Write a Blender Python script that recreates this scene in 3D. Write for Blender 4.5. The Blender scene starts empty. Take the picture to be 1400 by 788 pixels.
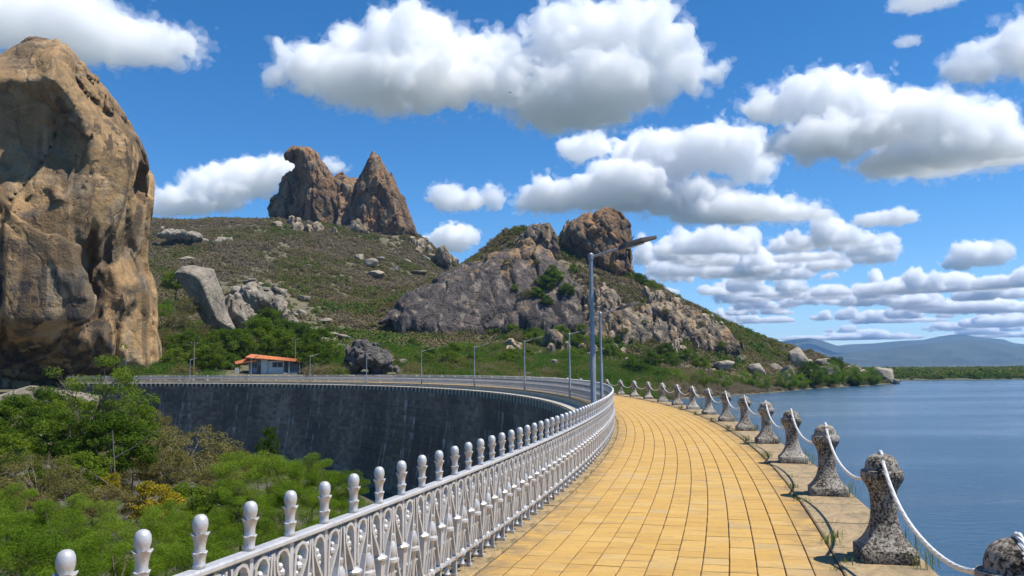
import bpy, math, random
import numpy as np
from mathutils import Matrix, Vector

scene = bpy.context.scene
col = scene.collection
random.seed(11)
RNG = np.random.default_rng(11)

# ------------------------------------------------------------------ camera
EYE = np.array([0.0, 0.0, 1.65])
FPX, PITCH, ROLL = 1125.86, 0.09764, -0.00862      # calibrated on the bollards and the railing
_F = np.array([0, math.cos(PITCH), math.sin(PITCH)])
_U = np.array([0, -math.sin(PITCH), math.cos(PITCH)])
_R = np.array([1.0, 0, 0])
_r2 = _R * math.cos(ROLL) + _U * math.sin(ROLL)
_u2 = -_R * math.sin(ROLL) + _U * math.cos(ROLL)
cam_d = bpy.data.cameras.new('camera')
cam = bpy.data.objects.new('camera', cam_d)
col.objects.link(cam)
cam_d.sensor_width = 36.0
cam_d.lens = 36.0 * FPX / 1400.0
cam_d.clip_start = 0.05
cam_d.clip_end = 60000.0
cam.matrix_world = Matrix(((_r2[0], _u2[0], -_F[0], EYE[0]), (_r2[1], _u2[1], -_F[1], EYE[1]),
                           (_r2[2], _u2[2], -_F[2], EYE[2]), (0, 0, 0, 1)))
scene.camera = cam

def ray(px, py):
    u, v = px - 700.0, py - 394.0
    return _F + (_r2 * u - _u2 * v) / FPX

def P(px, py, D):
    """point seen at that pixel, D metres ahead along the ground"""
    d = ray(px, py)
    return EYE + d * (D / d[1])

def on_z(px, py, z):
    d = ray(px, py)
    return EYE + d * ((z - EYE[2]) / d[2])

# ------------------------------------------------------------------ world, sun, exposure
SUN_EL, SUN_AZ = math.radians(61), math.radians(101)       # azimuth clockwise from +Y
world = bpy.data.worlds.new('World')
scene.world = world
world.use_nodes = True
wn = world.node_tree.nodes
wl = world.node_tree.links
wn.clear()
sky = wn.new('ShaderNodeTexSky')
sky.sky_type = 'NISHITA'
sky.sun_disc = False
sky.sun_elevation = SUN_EL
sky.sun_rotation = SUN_AZ
sky.altitude = 2500
sky.air_density = 1.0
sky.dust_density = 0.0
sky.ozone_density = 3.0
bg = wn.new('ShaderNodeBackground')
bg.inputs['Strength'].default_value = 0.12
wo = wn.new('ShaderNodeOutputWorld')
hs = wn.new('ShaderNodeHueSaturation')
hs.inputs['Saturation'].default_value = 1.32
wl.new(sky.outputs[0], hs.inputs['Color'])
wl.new(hs.outputs[0], bg.inputs['Color'])
wl.new(bg.outputs[0], wo.inputs['Surface'])

sun_d = bpy.data.lights.new('sun', 'SUN')
sun_d.energy = 5.0
sun_d.angle = math.radians(0.53)
sun_d.color = (1.0, 0.95, 0.87)
sun = bpy.data.objects.new('sun', sun_d)
col.objects.link(sun)
sun_dir = Vector((math.sin(SUN_AZ) * math.cos(SUN_EL), math.cos(SUN_AZ) * math.cos(SUN_EL), math.sin(SUN_EL)))
sun.rotation_euler = sun_dir.to_track_quat('Z', 'Y').to_euler()
sun.location = (60, -40, 120)

vs = scene.view_settings
vs.view_transform = 'Standard'
vs.look = 'None'
vs.exposure = 0.42
vs.gamma = 1.0
vs.use_curve_mapping = False
cy = scene.cycles
cy.max_bounces = 20
cy.diffuse_bounces = 3
cy.glossy_bounces = 2
cy.transmission_bounces = 3
cy.transparent_max_bounces = 24
cy.volume_bounces = 16
cy.use_adaptive_sampling = True
cy.adaptive_threshold = 0.02
cy.use_denoising = True
cy.caustics_reflective = False
cy.caustics_refractive = False

# ------------------------------------------------------------------ noise
_g = np.random.default_rng(3).normal(size=(256, 3))
GRAD = (_g / np.linalg.norm(_g, axis=1, keepdims=True)).astype(np.float32)

GX, GY, GZ = (GRAD[:, i].copy() for i in range(3))

def _hash(ix, iy, iz, seed):
    h = (ix * np.uint32(374761393) + iy * np.uint32(668265263)
         + iz * np.uint32(2147483647) + np.uint32((seed * 974634777) & 0xffffffff))
    h ^= h >> np.uint32(13)
    h *= np.uint32(1274126177)
    h ^= h >> np.uint32(16)
    h *= np.uint32(2246822519)
    h ^= h >> np.uint32(15)
    return h

def perlin(p, seed=0):
    p = np.asarray(p, np.float32)
    if len(p) > 60000:                                   # in chunks that stay in the cache
        return np.concatenate([perlin(p[i:i + 40000], seed) for i in range(0, len(p), 40000)])
    fl = np.floor(p)
    f = p - fl
    i0 = fl.astype(np.int32).view(np.uint32)
    w = f * f * f * (f * (f * 6 - 15) + 10)
    out = np.zeros(len(p), np.float32)
    one = np.uint32(1)
    X = [i0[:, 0].copy(), i0[:, 0] + one]; Y = [i0[:, 1].copy(), i0[:, 1] + one]; Z = [i0[:, 2].copy(), i0[:, 2] + one]
    FX = [f[:, 0].copy(), f[:, 0] - 1]; FY = [f[:, 1].copy(), f[:, 1] - 1]; FZ = [f[:, 2].copy(), f[:, 2] - 1]
    WX = [1 - w[:, 0], w[:, 0].copy()]; WY = [1 - w[:, 1], w[:, 1].copy()]; WZ = [1 - w[:, 2], w[:, 2].copy()]
    for a in (0, 1):
        for b in (0, 1):
            wab = WX[a] * WY[b]
            for c in (0, 1):
                k = _hash(X[a], Y[b], Z[c], seed) & np.uint32(255)
                out += wab * WZ[c] * (GX[k] * FX[a] + GY[k] * FY[b] + GZ[k] * FZ[c])
    return out * np.float32(1.5)

def fbm(p, octv, seed=0, gain=0.5, billow=False):
    a, s, out = 1.0, 1.0, 0
    for o in range(octv):
        n = perlin(np.asarray(p) * s + o * 17.3, seed + o)
        out = out + a * (np.abs(n) if billow else n)
        a *= gain
        s *= 2.03
    return out

def voronoi(p, seed=0):
    """nearest cell: F1, F2, cell random and a random facet plane through the cell's point"""
    p = np.asarray(p, np.float32)
    if len(p) > 60000:
        r = [voronoi(p[i:i + 40000], seed) for i in range(0, len(p), 40000)]
        return tuple(np.concatenate([q[k] for q in r]) for k in range(4))
    i0 = np.floor(p).astype(np.int32)
    n = len(p)
    f1 = np.full(n, 9., np.float32)
    f2 = np.full(n, 9., np.float32)
    hh = np.zeros(n, np.uint32)
    dl = np.zeros((n, 3), np.float32)
    for dx in (-1, 0, 1):
        for dy in (-1, 0, 1):
            for dz in (-1, 0, 1):
                c = i0 + np.array([dx, dy, dz], np.int32)
                cu = c.view(np.uint32)
                h = _hash(cu[:, 0], cu[:, 1], cu[:, 2], seed)
                e = np.stack([c[:, 0] + (h & np.uint32(1023)) / np.float32(1023) - p[:, 0],
                              c[:, 1] + ((h >> np.uint32(10)) & np.uint32(1023)) / np.float32(1023) - p[:, 1],
                              c[:, 2] + ((h >> np.uint32(20)) & np.uint32(1023)) / np.float32(1023) - p[:, 2]], 1)
                d = np.sqrt((e * e).sum(1))
                m = d < f1
                f2 = np.where(m, f1, np.minimum(f2, d))
                hh = np.where(m, h, hh)
                dl = np.where(m[:, None], e, dl)
                f1 = np.where(m, d, f1)
    cell = ((hh >> np.uint32(5)) & np.uint32(255)) / np.float32(255)
    g = GRAD[(hh >> np.uint32(11)) & np.uint32(255)]
    return f1, f2, cell, (dl * g).sum(1)

def smooth(a, b, x):
    t = np.clip((x - a) / (b - a), 0, 1)
    return t * t * (3 - 2 * t)

# ------------------------------------------------------------------ objects and tags
def tag(o, label=None, cat=None, group=None, kind=None):
    if label: o['label'] = label
    if cat: o['category'] = cat
    if group: o['group'] = group
    if kind: o['kind'] = kind
    return o

def link(name, data, parent=None, loc=(0, 0, 0), rz=0.0):
    o = bpy.data.objects.new(name, data)
    col.objects.link(o)
    o.location = loc
    o.rotation_euler = (0, 0, rz)
    if parent: o.parent = parent
    return o

def empty(name, loc=(0, 0, 0), rz=0.0):
    o = link(name, None, None, loc, rz)
    o.empty_display_size = 0.2
    return o

def copy_tree(o, parent=None):
    c = o.copy()
    col.objects.link(c)
    c.parent = parent
    for ch in list(o.children):
        copy_tree(ch, c)
    return c

def np_mesh(name, verts, faces, mat, smooth_sh=True):
    """faces: (n,3) or (n,4) integer array"""
    me = bpy.data.meshes.new(name)
    verts = np.asarray(verts, np.float32)
    faces = np.asarray(faces, np.int32)
    k = faces.shape[1]
    me.vertices.add(len(verts))
    me.vertices.foreach_set('co', verts.ravel())
    me.loops.add(faces.size)
    me.loops.foreach_set('vertex_index', faces.ravel())
    me.polygons.add(len(faces))
    me.polygons.foreach_set('loop_start', np.arange(len(faces), dtype=np.int32) * k)
    me.polygons.foreach_set('use_smooth', np.full(len(faces), smooth_sh))
    me.update(calc_edges=True)
    me.validate()
    if mat: me.materials.append(mat)
    return me

class MB:
    """collects simple shapes into one mesh"""
    def __init__(s): s.v, s.f = [], []
    def add(s, v, f):
        o = len(s.v)
        s.v += [tuple(map(float, q)) for q in v]
        s.f += [tuple(i + o for i in q) for q in f]
        return s
    def box(s, x0, x1, y0, y1, z0, z1, tx=1.0, ty=1.0):
        cx, cy_ = (x0 + x1) / 2, (y0 + y1) / 2
        v = [(x, y, z0) for x, y in ((x0, y0), (x1, y0), (x1, y1), (x0, y1))]
        v += [(cx + (x - cx) * tx, cy_ + (y - cy_) * ty, z1) for x, y in ((x0, y0), (x1, y0), (x1, y1), (x0, y1))]
        return s.add(v, [(3, 2, 1, 0), (4, 5, 6, 7), (0, 1, 5, 4), (1, 2, 6, 5), (2, 3, 7, 6), (3, 0, 4, 7)])
    def lathe(s, prof, n=12, c=(0, 0), power=None, rot=0.0):
        """prof: (r, z); power: superellipse exponent per ring (2 = round)"""
        v, f = [], []
        for k, (r, z) in enumerate(prof):
            pw = power[k] if power else 2.0
            for i in range(n):
                a = 2 * math.pi * i / n + rot
                ca, sa = math.cos(a), math.sin(a)
                q = 1.0 if pw == 2.0 else (abs(ca) ** pw + abs(sa) ** pw) ** (-1.0 / pw)
                v.append((c[0] + r * q * ca, c[1] + r * q * sa, z))
        for k in range(len(prof) - 1):
            for i in range(n):
                j = (i + 1) % n
                f.append((k * n + i, k * n + j, (k + 1) * n + j, (k + 1) * n + i))
        f.append(tuple(range(n - 1, -1, -1)))
        f.append(tuple((len(prof) - 1) * n + i for i in range(n)))
        return s.add(v, f)
    def sphere(s, c, r, n=8, m=6, sz=1.0):
        prof = [(max(1e-4, r * math.sin(math.pi * k / m)), c[2] - r * sz * math.cos(math.pi * k / m)) for k in range(m + 1)]
        return s.lathe(prof, n, (c[0], c[1]))
    def tube(s, pts, rad, n=6, cap=True, flat=None):
        pts = [Vector(p) for p in pts]
        if not hasattr(rad, '__len__'): rad = [rad] * len(pts)
        v, f = [], []
        up = None
        for k, p in enumerate(pts):
            t = (pts[min(k + 1, len(pts) - 1)] - pts[max(k - 1, 0)]).normalized()
            if up is None:
                up = Vector((1, 0, 0)) if abs(t.x) < .9 else Vector((0, 1, 0))
            a = (up - t * up.dot(t)).normalized()
            up = a
            b = t.cross(a)
            fl = flat if flat else 1.0
            for i in range(n):
                th = 2 * math.pi * (i + .5) / n
                v.append(p + a * (math.cos(th) * rad[k] * fl) + b * (math.sin(th) * rad[k]))
        for k in range(len(pts) - 1):
            for i in range(n):
                j = (i + 1) % n
                f.append((k * n + i, k * n + j, (k + 1) * n + j, (k + 1) * n + i))
        if cap:
            f.append(tuple(range(n - 1, -1, -1)))
            f.append(tuple((len(pts) - 1) * n + i for i in range(n)))
        return s.add(v, f)
    def slab(s, quad, th):
        """quad of four 3D points, thickness downwards"""
        q = [Vector(p) for p in quad]
        v = q + [p - Vector((0, 0, th)) for p in q]
        return s.add(v, [(0, 1, 2, 3), (7, 6, 5, 4), (0, 4, 5, 1), (1, 5, 6, 2), (2, 6, 7, 3), (3, 7, 4, 0)])
    def mesh(s, name, mat, sm=False):
        me = bpy.data.meshes.new(name)
        me.from_pydata(s.v, [], s.f)
        me.update()
        if sm:
            me.polygons.foreach_set('use_smooth', [True] * len(me.polygons))
            try: me.set_sharp_from_angle(angle=math.radians(42))
            except Exception: pass
        if mat: me.materials.append(mat)
        return me
    def build(s, name, mat, parent=None, loc=(0, 0, 0), rz=0.0, sm=False):
        return link(name, s.mesh(name, mat, sm), parent, loc, rz)

# ------------------------------------------------------------------ node helpers
class NB:
    def __init__(s, nt): s.nt = nt
    def __call__(s, typ, props=None, **inp):
        n = s.nt.nodes.new(typ)
        for k, v in (props or {}).items(): setattr(n, k, v)
        for k, v in inp.items():
            key = int(k[1:]) if k[0] == 'i' and k[1:].isdigit() else k.replace('_', ' ')
            s.put(n.inputs[key], v)
        return n
    def put(s, sock, v):
        if isinstance(v, bpy.types.NodeSocket): s.nt.links.new(v, sock)
        elif isinstance(v, bpy.types.Node): s.nt.links.new(v.outputs[0], sock)
        else: sock.default_value = v
    def math(s, op, a, b=0.0, c=None, clamp=False):
        n = s.nt.nodes.new('ShaderNodeMath')
        n.operation = op
        n.use_clamp = clamp
        s.put(n.inputs[0], a); s.put(n.inputs[1], b)
        if c is not None: s.put(n.inputs[2], c)
        return n.outputs[0]
    def mix(s, fac, a, b, mode='MIX'):
        n = s.nt.nodes.new('ShaderNodeMix')
        n.data_type = 'RGBA'
        n.blend_type = mode
        n.clamp_factor = True
        s.put(n.inputs[0], fac); s.put(n.inputs[6], c4(a)); s.put(n.inputs[7], c4(b))
        return n.outputs[2]
    def ramp(s, fac, stops):
        n = s.nt.nodes.new('ShaderNodeValToRGB')
        e = n.color_ramp.elements
        while len(e) < len(stops): e.new(0.5)
        for el, (p, c) in zip(e, stops):
            el.position = p
            el.color = c4(c) if hasattr(c, '__len__') else (c, c, c, 1)
        s.put(n.inputs[0], fac)
        return n.outputs[0]
    def noise(s, vec, scale, detail=4.0, rough=0.55, dist=0.0, out=0):
        n = s('ShaderNodeTexNoise', None, Scale=scale, Detail=detail, Roughness=rough, Distortion=dist)
        if vec is not None: s.put(n.inputs['Vector'], vec)
        return n.outputs[out]
    def scale(s, vec, sc):
        n = s('ShaderNodeMapping')
        n.inputs['Scale'].default_value = sc
        s.put(n.inputs['Vector'], vec)
        return n.outputs[0]

def c4(c):
    if isinstance(c, (bpy.types.NodeSocket, bpy.types.Node)): return c
    return tuple(c) if len(c) == 4 else (c[0], c[1], c[2], 1.0)

def new_mat(name):
    m = bpy.data.materials.new(name)
    m.use_nodes = True
    m.node_tree.nodes.clear()
    b = NB(m.node_tree)
    out = b('ShaderNodeOutputMaterial')
    return m, b, out

def simple(name, color, rough=0.7, metal=0.0, var=0.15, scale=6.0, bump=0.0, bscale=40.0, spec=0.5):
    m, b, out = new_mat(name)
    tc = b('ShaderNodeTexCoord').outputs['Object']
    n = b.noise(tc, scale, 5)
    dark = tuple(x * (1 - var) for x in color)
    lite = tuple(min(1, x * (1 + var)) for x in color)
    cc = b.mix(b.ramp(n, [(.3, 0.), (.7, 1.)]), dark, lite)
    p = b('ShaderNodeBsdfPrincipled', None, Base_Color=cc, Roughness=rough, Metallic=metal)
    p.inputs['Specular IOR Level'].default_value = spec
    if bump:
        bp = b('ShaderNodeBump', None, Strength=bump, Distance=0.02, Height=b.noise(tc, bscale, 4))
        b.put(p.inputs['Normal'], bp)
    b.put(out.inputs['Surface'], p)
    return m

# ------------------------------------------------------------------ implicit surfaces
def surface_nets(F, origin, h):
    S = F < 0
    nx, ny, nz = F.shape
    cnt = np.zeros((nx - 1, ny - 1, nz - 1), np.int8)
    for a in (0, 1):
        for b in (0, 1):
            for c in (0, 1):
                cnt += S[a:nx - 1 + a, b:ny - 1 + b, c:nz - 1 + c]
    act = (cnt > 0) & (cnt < 8)
    idx = np.full(act.shape, -1, np.int64)
    ii, jj, kk = np.nonzero(act)
    idx[ii, jj, kk] = np.arange(len(ii))
    pos = np.zeros((len(ii), 3)); num = np.zeros(len(ii))
    cor = [(a, b, c) for a in (0, 1) for b in (0, 1) for c in (0, 1)]
    for A in cor:
        for ax in range(3):
            if A[ax]: continue
            B = list(A); B[ax] = 1
            fa = F[ii + A[0], jj + A[1], kk + A[2]]
            fb = F[ii + B[0], jj + B[1], kk + B[2]]
            cr = (fa < 0) != (fb < 0)
            t = np.where(cr, fa / np.where(cr, fa - fb, 1), 0)
            for q in range(3):
                pos[:, q] += np.where(cr, A[q] + (t if q == ax else 0), 0)
            num += cr
    v = (np.stack([ii, jj, kk], 1) + pos / num[:, None]) * h + origin
    faces = []
    for ax in range(3):
        o1, o2 = [(1, 2), (2, 0), (0, 1)][ax]
        sl0 = [slice(None)] * 3; sl1 = [slice(None)] * 3
        sl0[ax] = slice(0, -1); sl1[ax] = slice(1, None)
        d0, d1 = S[tuple(sl0)], S[tuple(sl1)]
        e = d0 != d1
        m = [slice(None)] * 3
        I = np.stack(np.nonzero(e), 1)
        lim = np.array(act.shape)
        ok = (I[:, o1] >= 1) & (I[:, o2] >= 1) & (I[:, o1] < lim[o1]) & (I[:, o2] < lim[o2])
        I = I[ok]
        s0 = d0[I[:, 0], I[:, 1], I[:, 2]]
        def cell(a, b):
            J = I.copy(); J[:, o1] -= a; J[:, o2] -= b
            return idx[J[:, 0], J[:, 1], J[:, 2]]
        q = np.stack([cell(1, 1), cell(0, 1), cell(0, 0), cell(1, 0)], 1)
        q = np.where(s0[:, None], q, q[:, ::-1])
        faces.append(q)
    f = np.concatenate(faces)
    f = f[(f >= 0).all(1)]
    return v, f

def grid_pts(lo, hi, h):
    ax = [np.arange(lo[i], hi[i] + h, h, dtype=np.float32) for i in range(3)]
    G = np.meshgrid(*ax, indexing='ij')
    return np.stack([g.ravel() for g in G], 1), tuple(len(a) for a in ax)

# ------------------------------------------------------------------ the dam's arc
CX, CY, RB, RF = -117.3315, 38.4609, 124.47, 121.089     # one centre: bollard line and railing line
T0, TB0, SB = -0.29755, -0.25435, 3.64314
WATER_Z = -7.0
S_END = 192.0

def arc(s, r, z=0.0):
    t = T0 + s / RF
    return (CX + r * math.cos(t), CY + r * math.sin(t), z)

def sweep(prof, s0, s1, ds, closed=True, uv=False):
    """profile of (r, z) points swept along the arc -> verts, faces"""
    n = max(2, int(round((s1 - s0) / ds)) + 1)
    t = T0 + np.linspace(s0, s1, n) / RF
    pr = np.array(prof, float)
    k = len(pr)
    v = np.stack([CX + np.cos(t)[:, None] * pr[None, :, 0], CY + np.sin(t)[:, None] * pr[None, :, 0],
                  np.repeat(pr[None, :, 1], n, 0)], 2).reshape(-1, 3)
    f = []
    for i in range(n - 1):
        for j in range(k if closed else k - 1):
            a, b_ = i * k + j, i * k + (j + 1) % k
            f.append((a, a + k, b_ + k, b_))
    return v, np.array(f)

# ------------------------------------------------------------------ surface materials
def terrain_mat():
    m, b, out = new_mat('dry_hill_soil')
    tc = b('ShaderNodeTexCoord').outputs['Object']
    n1 = b.noise(tc, .02, 5); n2 = b.noise(tc, .25, 6, .65); n3 = b.noise(tc, 1.6, 4)
    c = b.ramp(n2, [(.25, (.075, .062, .034)), (.5, (.13, .108, .06)), (.75, (.19, .155, .10))])
    c = b.mix(b.ramp(n1, [(.42, 0.), (.62, .7)]), c, (.07, .085, .028))
    c = b.mix(b.ramp(n3, [(.4, .0), (.8, .25)]), c, (.16, .135, .09))
    p = b('ShaderNodeBsdfPrincipled', None, Base_Color=c, Roughness=.95)
    b.put(p.inputs['Normal'], b('ShaderNodeBump', None, Strength=.8, Distance=.6, Height=n2))
    b.put(out.inputs['Surface'], p)
    return m
MAT_TERRAIN = terrain_mat()

def rock_mat(name, cols, streak=.5, streakcol=(.035, .032, .03), fine=1.0, unit=1.0, zstreak=.07, lichen=0.0, vein=0.0, top=None, joint=0.0, pale=0.0):
    """granite: large colour fields, vertical water streaks of dark varnish, fine grain; unit = size of a field in metres"""
    m, b, out = new_mat(name)
    tc = b('ShaderNodeTexCoord').outputs['Object']
    n1 = b.noise(tc, .09 / unit, 6, .6, 1.0)
    n2 = b.noise(tc, .55 / unit, 6, .65)
    n3 = b.noise(tc, 4.0 / unit, 5, .7)
    f = b.math('ADD', b.math('MULTIPLY', n1, .7), b.math('MULTIPLY', n2, .3))
    c = b.ramp(f, [(.36 + .28 * i / max(1, len(cols) - 1), q) for i, q in enumerate(cols)])
    st = b.noise(b.scale(tc, (.2 / unit, .2 / unit, .2 / unit * zstreak)), 1.0, 5, .55, .3)
    st2 = b.noise(b.scale(tc, (.05 / unit, .05 / unit, .03 / unit)), 1.0, 3)
    sm = b.math('MULTIPLY', b.ramp(st, [(.48, 0.), (.53, 1.)]), b.ramp(st2, [(.38, .15), (.58, 1.)]))
    c = b.mix(b.math('MULTIPLY', sm, streak), c, streakcol)
    if pale:
        sp = b.noise(b.scale(tc, (.55 / unit, .55 / unit, .55 / unit * zstreak)), .5, 4, .5, .2)
        c = b.mix(b.math('MULTIPLY', b.ramp(sp, [(.56, 0.), (.63, 1.)]), pale), c, (.44, .36, .27))
    if lichen:
        li = b.math('MULTIPLY', b.ramp(b.noise(b.scale(tc, (1, 1, .6)), .75 / unit, 4, .6), [(.50, 0.), (.56, 1.)]), b.ramp(b.noise(tc, .055 / unit, 3), [(.53, 0.), (.60, 1.)]))
        c = b.mix(b.math('MULTIPLY', li, lichen), c, (.03, .03, .032))
    if vein:
        vn = b.noise(b.scale(tc, (1, 1, 1.5)), .028, 2, .4, .3)
        ve = b.math('MULTIPLY', b.ramp(b.math('ABSOLUTE', b.math('SUBTRACT', vn, .5)), [(.0, 1.), (.006, 0.)]), b.ramp(b.noise(tc, .05, 3), [(.42, 0.), (.5, 1.)]))
        c = b.mix(b.math('MULTIPLY', ve, vein), c, (.52, .42, .28))
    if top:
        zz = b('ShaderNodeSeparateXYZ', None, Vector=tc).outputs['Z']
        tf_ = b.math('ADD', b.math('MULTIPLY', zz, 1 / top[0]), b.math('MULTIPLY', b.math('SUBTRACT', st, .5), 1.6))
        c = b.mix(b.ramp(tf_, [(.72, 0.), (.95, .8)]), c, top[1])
    c = b.mix(b.ramp(n3, [(.35, .45), (.62, .0)]), c, b.mix(1.0, c, (.38, .36, .34), 'MULTIPLY'))
    if joint:
        # weathered joints: warped so that no two blocks are alike
        wv_ = b('ShaderNodeVectorMath', {'operation': 'MULTIPLY_ADD'}, i0=b.noise(tc, .10 / unit, 4, .6, out=1), i1=(9 * unit,) * 3, i2=tc).outputs[0]
        vj = b('ShaderNodeTexVoronoi', {'feature': 'DISTANCE_TO_EDGE'}, Vector=b.scale(wv_, (.17 / unit, .17 / unit, .075 / unit)), Scale=1.0)
        jn = b.math('MULTIPLY', b.ramp(vj.outputs['Distance'], [(.0, 1.), (.07, 0.)]), b.ramp(n2, [(.38, .2), (.6, 1.)]))
        c = b.mix(b.math('MULTIPLY', jn, joint), c, (.03, .027, .024))
    p = b('ShaderNodeBsdfPrincipled', None, Base_Color=c, Roughness=.88)
    p.inputs['Specular IOR Level'].default_value = .25
    vc = b('ShaderNodeTexVoronoi', {'feature': 'DISTANCE_TO_EDGE'}, Vector=b.scale(tc, (.22 / unit, .22 / unit, .12 / unit)), Scale=1.0)
    crack = b.math('SUBTRACT', 1.0, jn) if joint else b.ramp(vc.outputs['Distance'], [(.0, 0.), (.05, 1.)])
    hgt = b.math('ADD', b.math('ADD', b.math('MULTIPLY', n2, 1.6), b.math('MULTIPLY', n3, .5)), b.math('MULTIPLY', crack, .6 if joint else .25))
    b.put(p.inputs['Normal'], b('ShaderNodeBump', None, Strength=.85 * fine, Distance=.9 * unit, Height=hgt))
    b.put(out.inputs['Surface'], p)
    return m
TAN, ORANGE, GREY, PALE, DARKG = (.30, .21, .12), (.36, .19, .075), (.19, .165, .14), (.42, .35, .26), (.085, .078, .075)
MAT_MONO = rock_mat('monolith_granite', [(.18, .14, .10), (.33, .215, .105), (.42, .265, .12), (.44, .31, .175), (.28, .23, .17)], .65, unit=1.3, lichen=.75, fine=.6, vein=.3, joint=.4)
MAT_HEN = rock_mat('peak_granite', [(.15, .13, .11), (.27, .20, .13), (.40, .215, .09), (.36, .26, .165), (.19, .165, .14)], .6, unit=2.0, zstreak=.12, joint=.8)
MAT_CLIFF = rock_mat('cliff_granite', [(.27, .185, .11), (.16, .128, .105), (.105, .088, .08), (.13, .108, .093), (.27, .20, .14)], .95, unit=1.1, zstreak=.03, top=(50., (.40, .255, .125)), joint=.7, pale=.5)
MAT_PILE = rock_mat('dark_pile_granite', [(.10, .092, .085), (.16, .145, .13), (.24, .21, .175), (.13, .118, .105)], .5, unit=.6, joint=.5)
MAT_RIB = rock_mat('ribbed_granite', [(.12, .105, .09), (.27, .215, .155), (.46, .36, .235), (.42, .25, .115), (.48, .40, .29)], .7, unit=1.3, joint=.8)
MAT_BOULDER = rock_mat('boulder_granite', [(.20, .175, .145), (.33, .28, .21), (.42, .36, .28), (.30, .26, .20)], .35, unit=.7, joint=.4)

# ------------------------------------------------------------------ terrain from control points seen in the photograph (px, py, metres ahead)
ctl = []
def colm(px, *yd):
    for y, D in yd: ctl.append(P(px, y, D))
for px in (-150, 0, 120):
    colm(px, (507, 185), (470, 260), (420, 340), (350, 480), (306, 610))
colm(210, (508, 172), (470, 240), (420, 320), (345, 480), (302, 610))
colm(330, (509, 176), (490, 215), (450, 290), (400, 380), (345, 480), (300, 600))
colm(390, (509, 178), (465, 290), (420, 360), (345, 490), (300, 606))
colm(450, (508, 180), (470, 290), (425, 370), (372, 460), (334, 540), (314, 596))
colm(530, (507, 190), (480, 280), (440, 370), (425, 430), (390, 490), (348, 570), (318, 615))
colm(570, (507, 200), (480, 280), (452, 345), (425, 365), (400, 385), (398, 450), (352, 580), (322, 640))
colm(620, (507, 205), (482, 290), (456, 345), (415, 362), (372, 382), (380, 420), (362, 620))
colm(690, (507, 215), (480, 290), (453, 345), (425, 358), (372, 385), (340, 415), (316, 440))
colm(740, (508, 225), (475, 315), (440, 345), (400, 380), (345, 412), (316, 440))
colm(800, (509, 235), (492, 305), (445, 350), (400, 382), (365, 410), (345, 440))
colm(860, (511, 245), (498, 305), (452, 350), (412, 385), (388, 415), (374, 438))
colm(900, (513, 255), (496, 300), (462, 340), (422, 380), (392, 420))
colm(950, (517, 262), (502, 300), (468, 340), (433, 380), (418, 410))
colm(1000, (506, 315), (478, 350), (447, 395))
colm(1050, (511, 330), (492, 355), (476, 390))
colm(1100, (507, 360), (489, 392))
colm(1150, (507, 392), (498, 405))
for px, py in ((930, 545), (1000, 540.5), (1060, 536.5), (1100, 532.5), (1150, 529), (1200, 526), (1226, 523.5)):
    q = on_z(px, py, WATER_Z)
    ctl.append(q)
    ctl.append(np.array([q[0] + 6, q[1] - 22, WATER_Z - 3.5]))
# behind the ridges, the lake bed and the far corners
for px, y, D, z in ((0, 306, 800, 60), (210, 302, 800, 60), (390, 283, 820, 60), (530, 300, 850, 40), (690, 316, 600, 25), (740, 316, 560, 30), (800, 345, 560, 30),
                    (860, 374, 560, 20), (950, 418, 540, 5), (1000, 447, 520, 0), (1050, 476, 500, -8), (1100, 489, 480, -9), (1150, 498, 470, -10), (1235, 520, 440, -10), (1260, 520, 430, -11)):
    q = P(px, y, D); q[2] = z; ctl.append(q)
for X, Y, z in ((30, 100, -11), (60, 200, -11), (100, 150, -12), (150, 250, -12), (5, 140, -10), (200, 330, -12), (260, 400, -12), (20, 60, -12), (40, 170, -10), (300, 500, -12),
                (-300, 150, 10), (-300, 60, 5), (-200, 150, -2), (-420, 400, 60), (-420, 900, 60), (0, 950, 20), (500, 950, -12), (520, 300, -14)):
    ctl.append(np.array([X, Y, z], float))
ctl = np.array(ctl)

def rbf_fit(pts):
    n = len(pts)
    d = np.linalg.norm(pts[:, None, :2] - pts[None, :, :2], axis=2)
    A = np.zeros((n + 3, n + 3))
    A[:n, :n] = d + np.eye(n) * -2.0
    A[:n, n] = 1; A[:n, n + 1:] = pts[:, :2]; A[n:, :n] = A[:n, n:].T
    return np.linalg.solve(A, np.concatenate([pts[:, 2], np.zeros(3)]))
RBFW = rbf_fit(ctl)

def terrain_z(X, Y):
    X = np.asarray(X, float); Y = np.asarray(Y, float)
    out = np.empty(len(X))
    for i in range(0, len(X), 20000):
        x, y = X[i:i + 20000], Y[i:i + 20000]
        d = np.hypot(x[:, None] - ctl[None, :, 0], y[:, None] - ctl[None, :, 1])
        out[i:i + 20000] = d @ RBFW[:len(ctl)] + RBFW[-3] + RBFW[-2] * x + RBFW[-1] * y
    q = np.stack([X, Y, np.zeros_like(X)], 1)
    amp = smooth(WATER_Z - 1, 12, out)
    return out + amp * (fbm(q / 38, 4, 40) * 2.6 + 0.5 * fbm(q / 6, 2, 50)) + .25 * perlin(q / 9, 55)

gx = np.arange(-420, 500, 3.0); gy = np.arange(96, 940, 3.0)
GXX, GYY = np.meshgrid(gx, gy, indexing='ij')
tz = terrain_z(GXX.ravel(), GYY.ravel()).reshape(GXX.shape)
rr = np.hypot(GXX - CX, GYY - CY)
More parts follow.
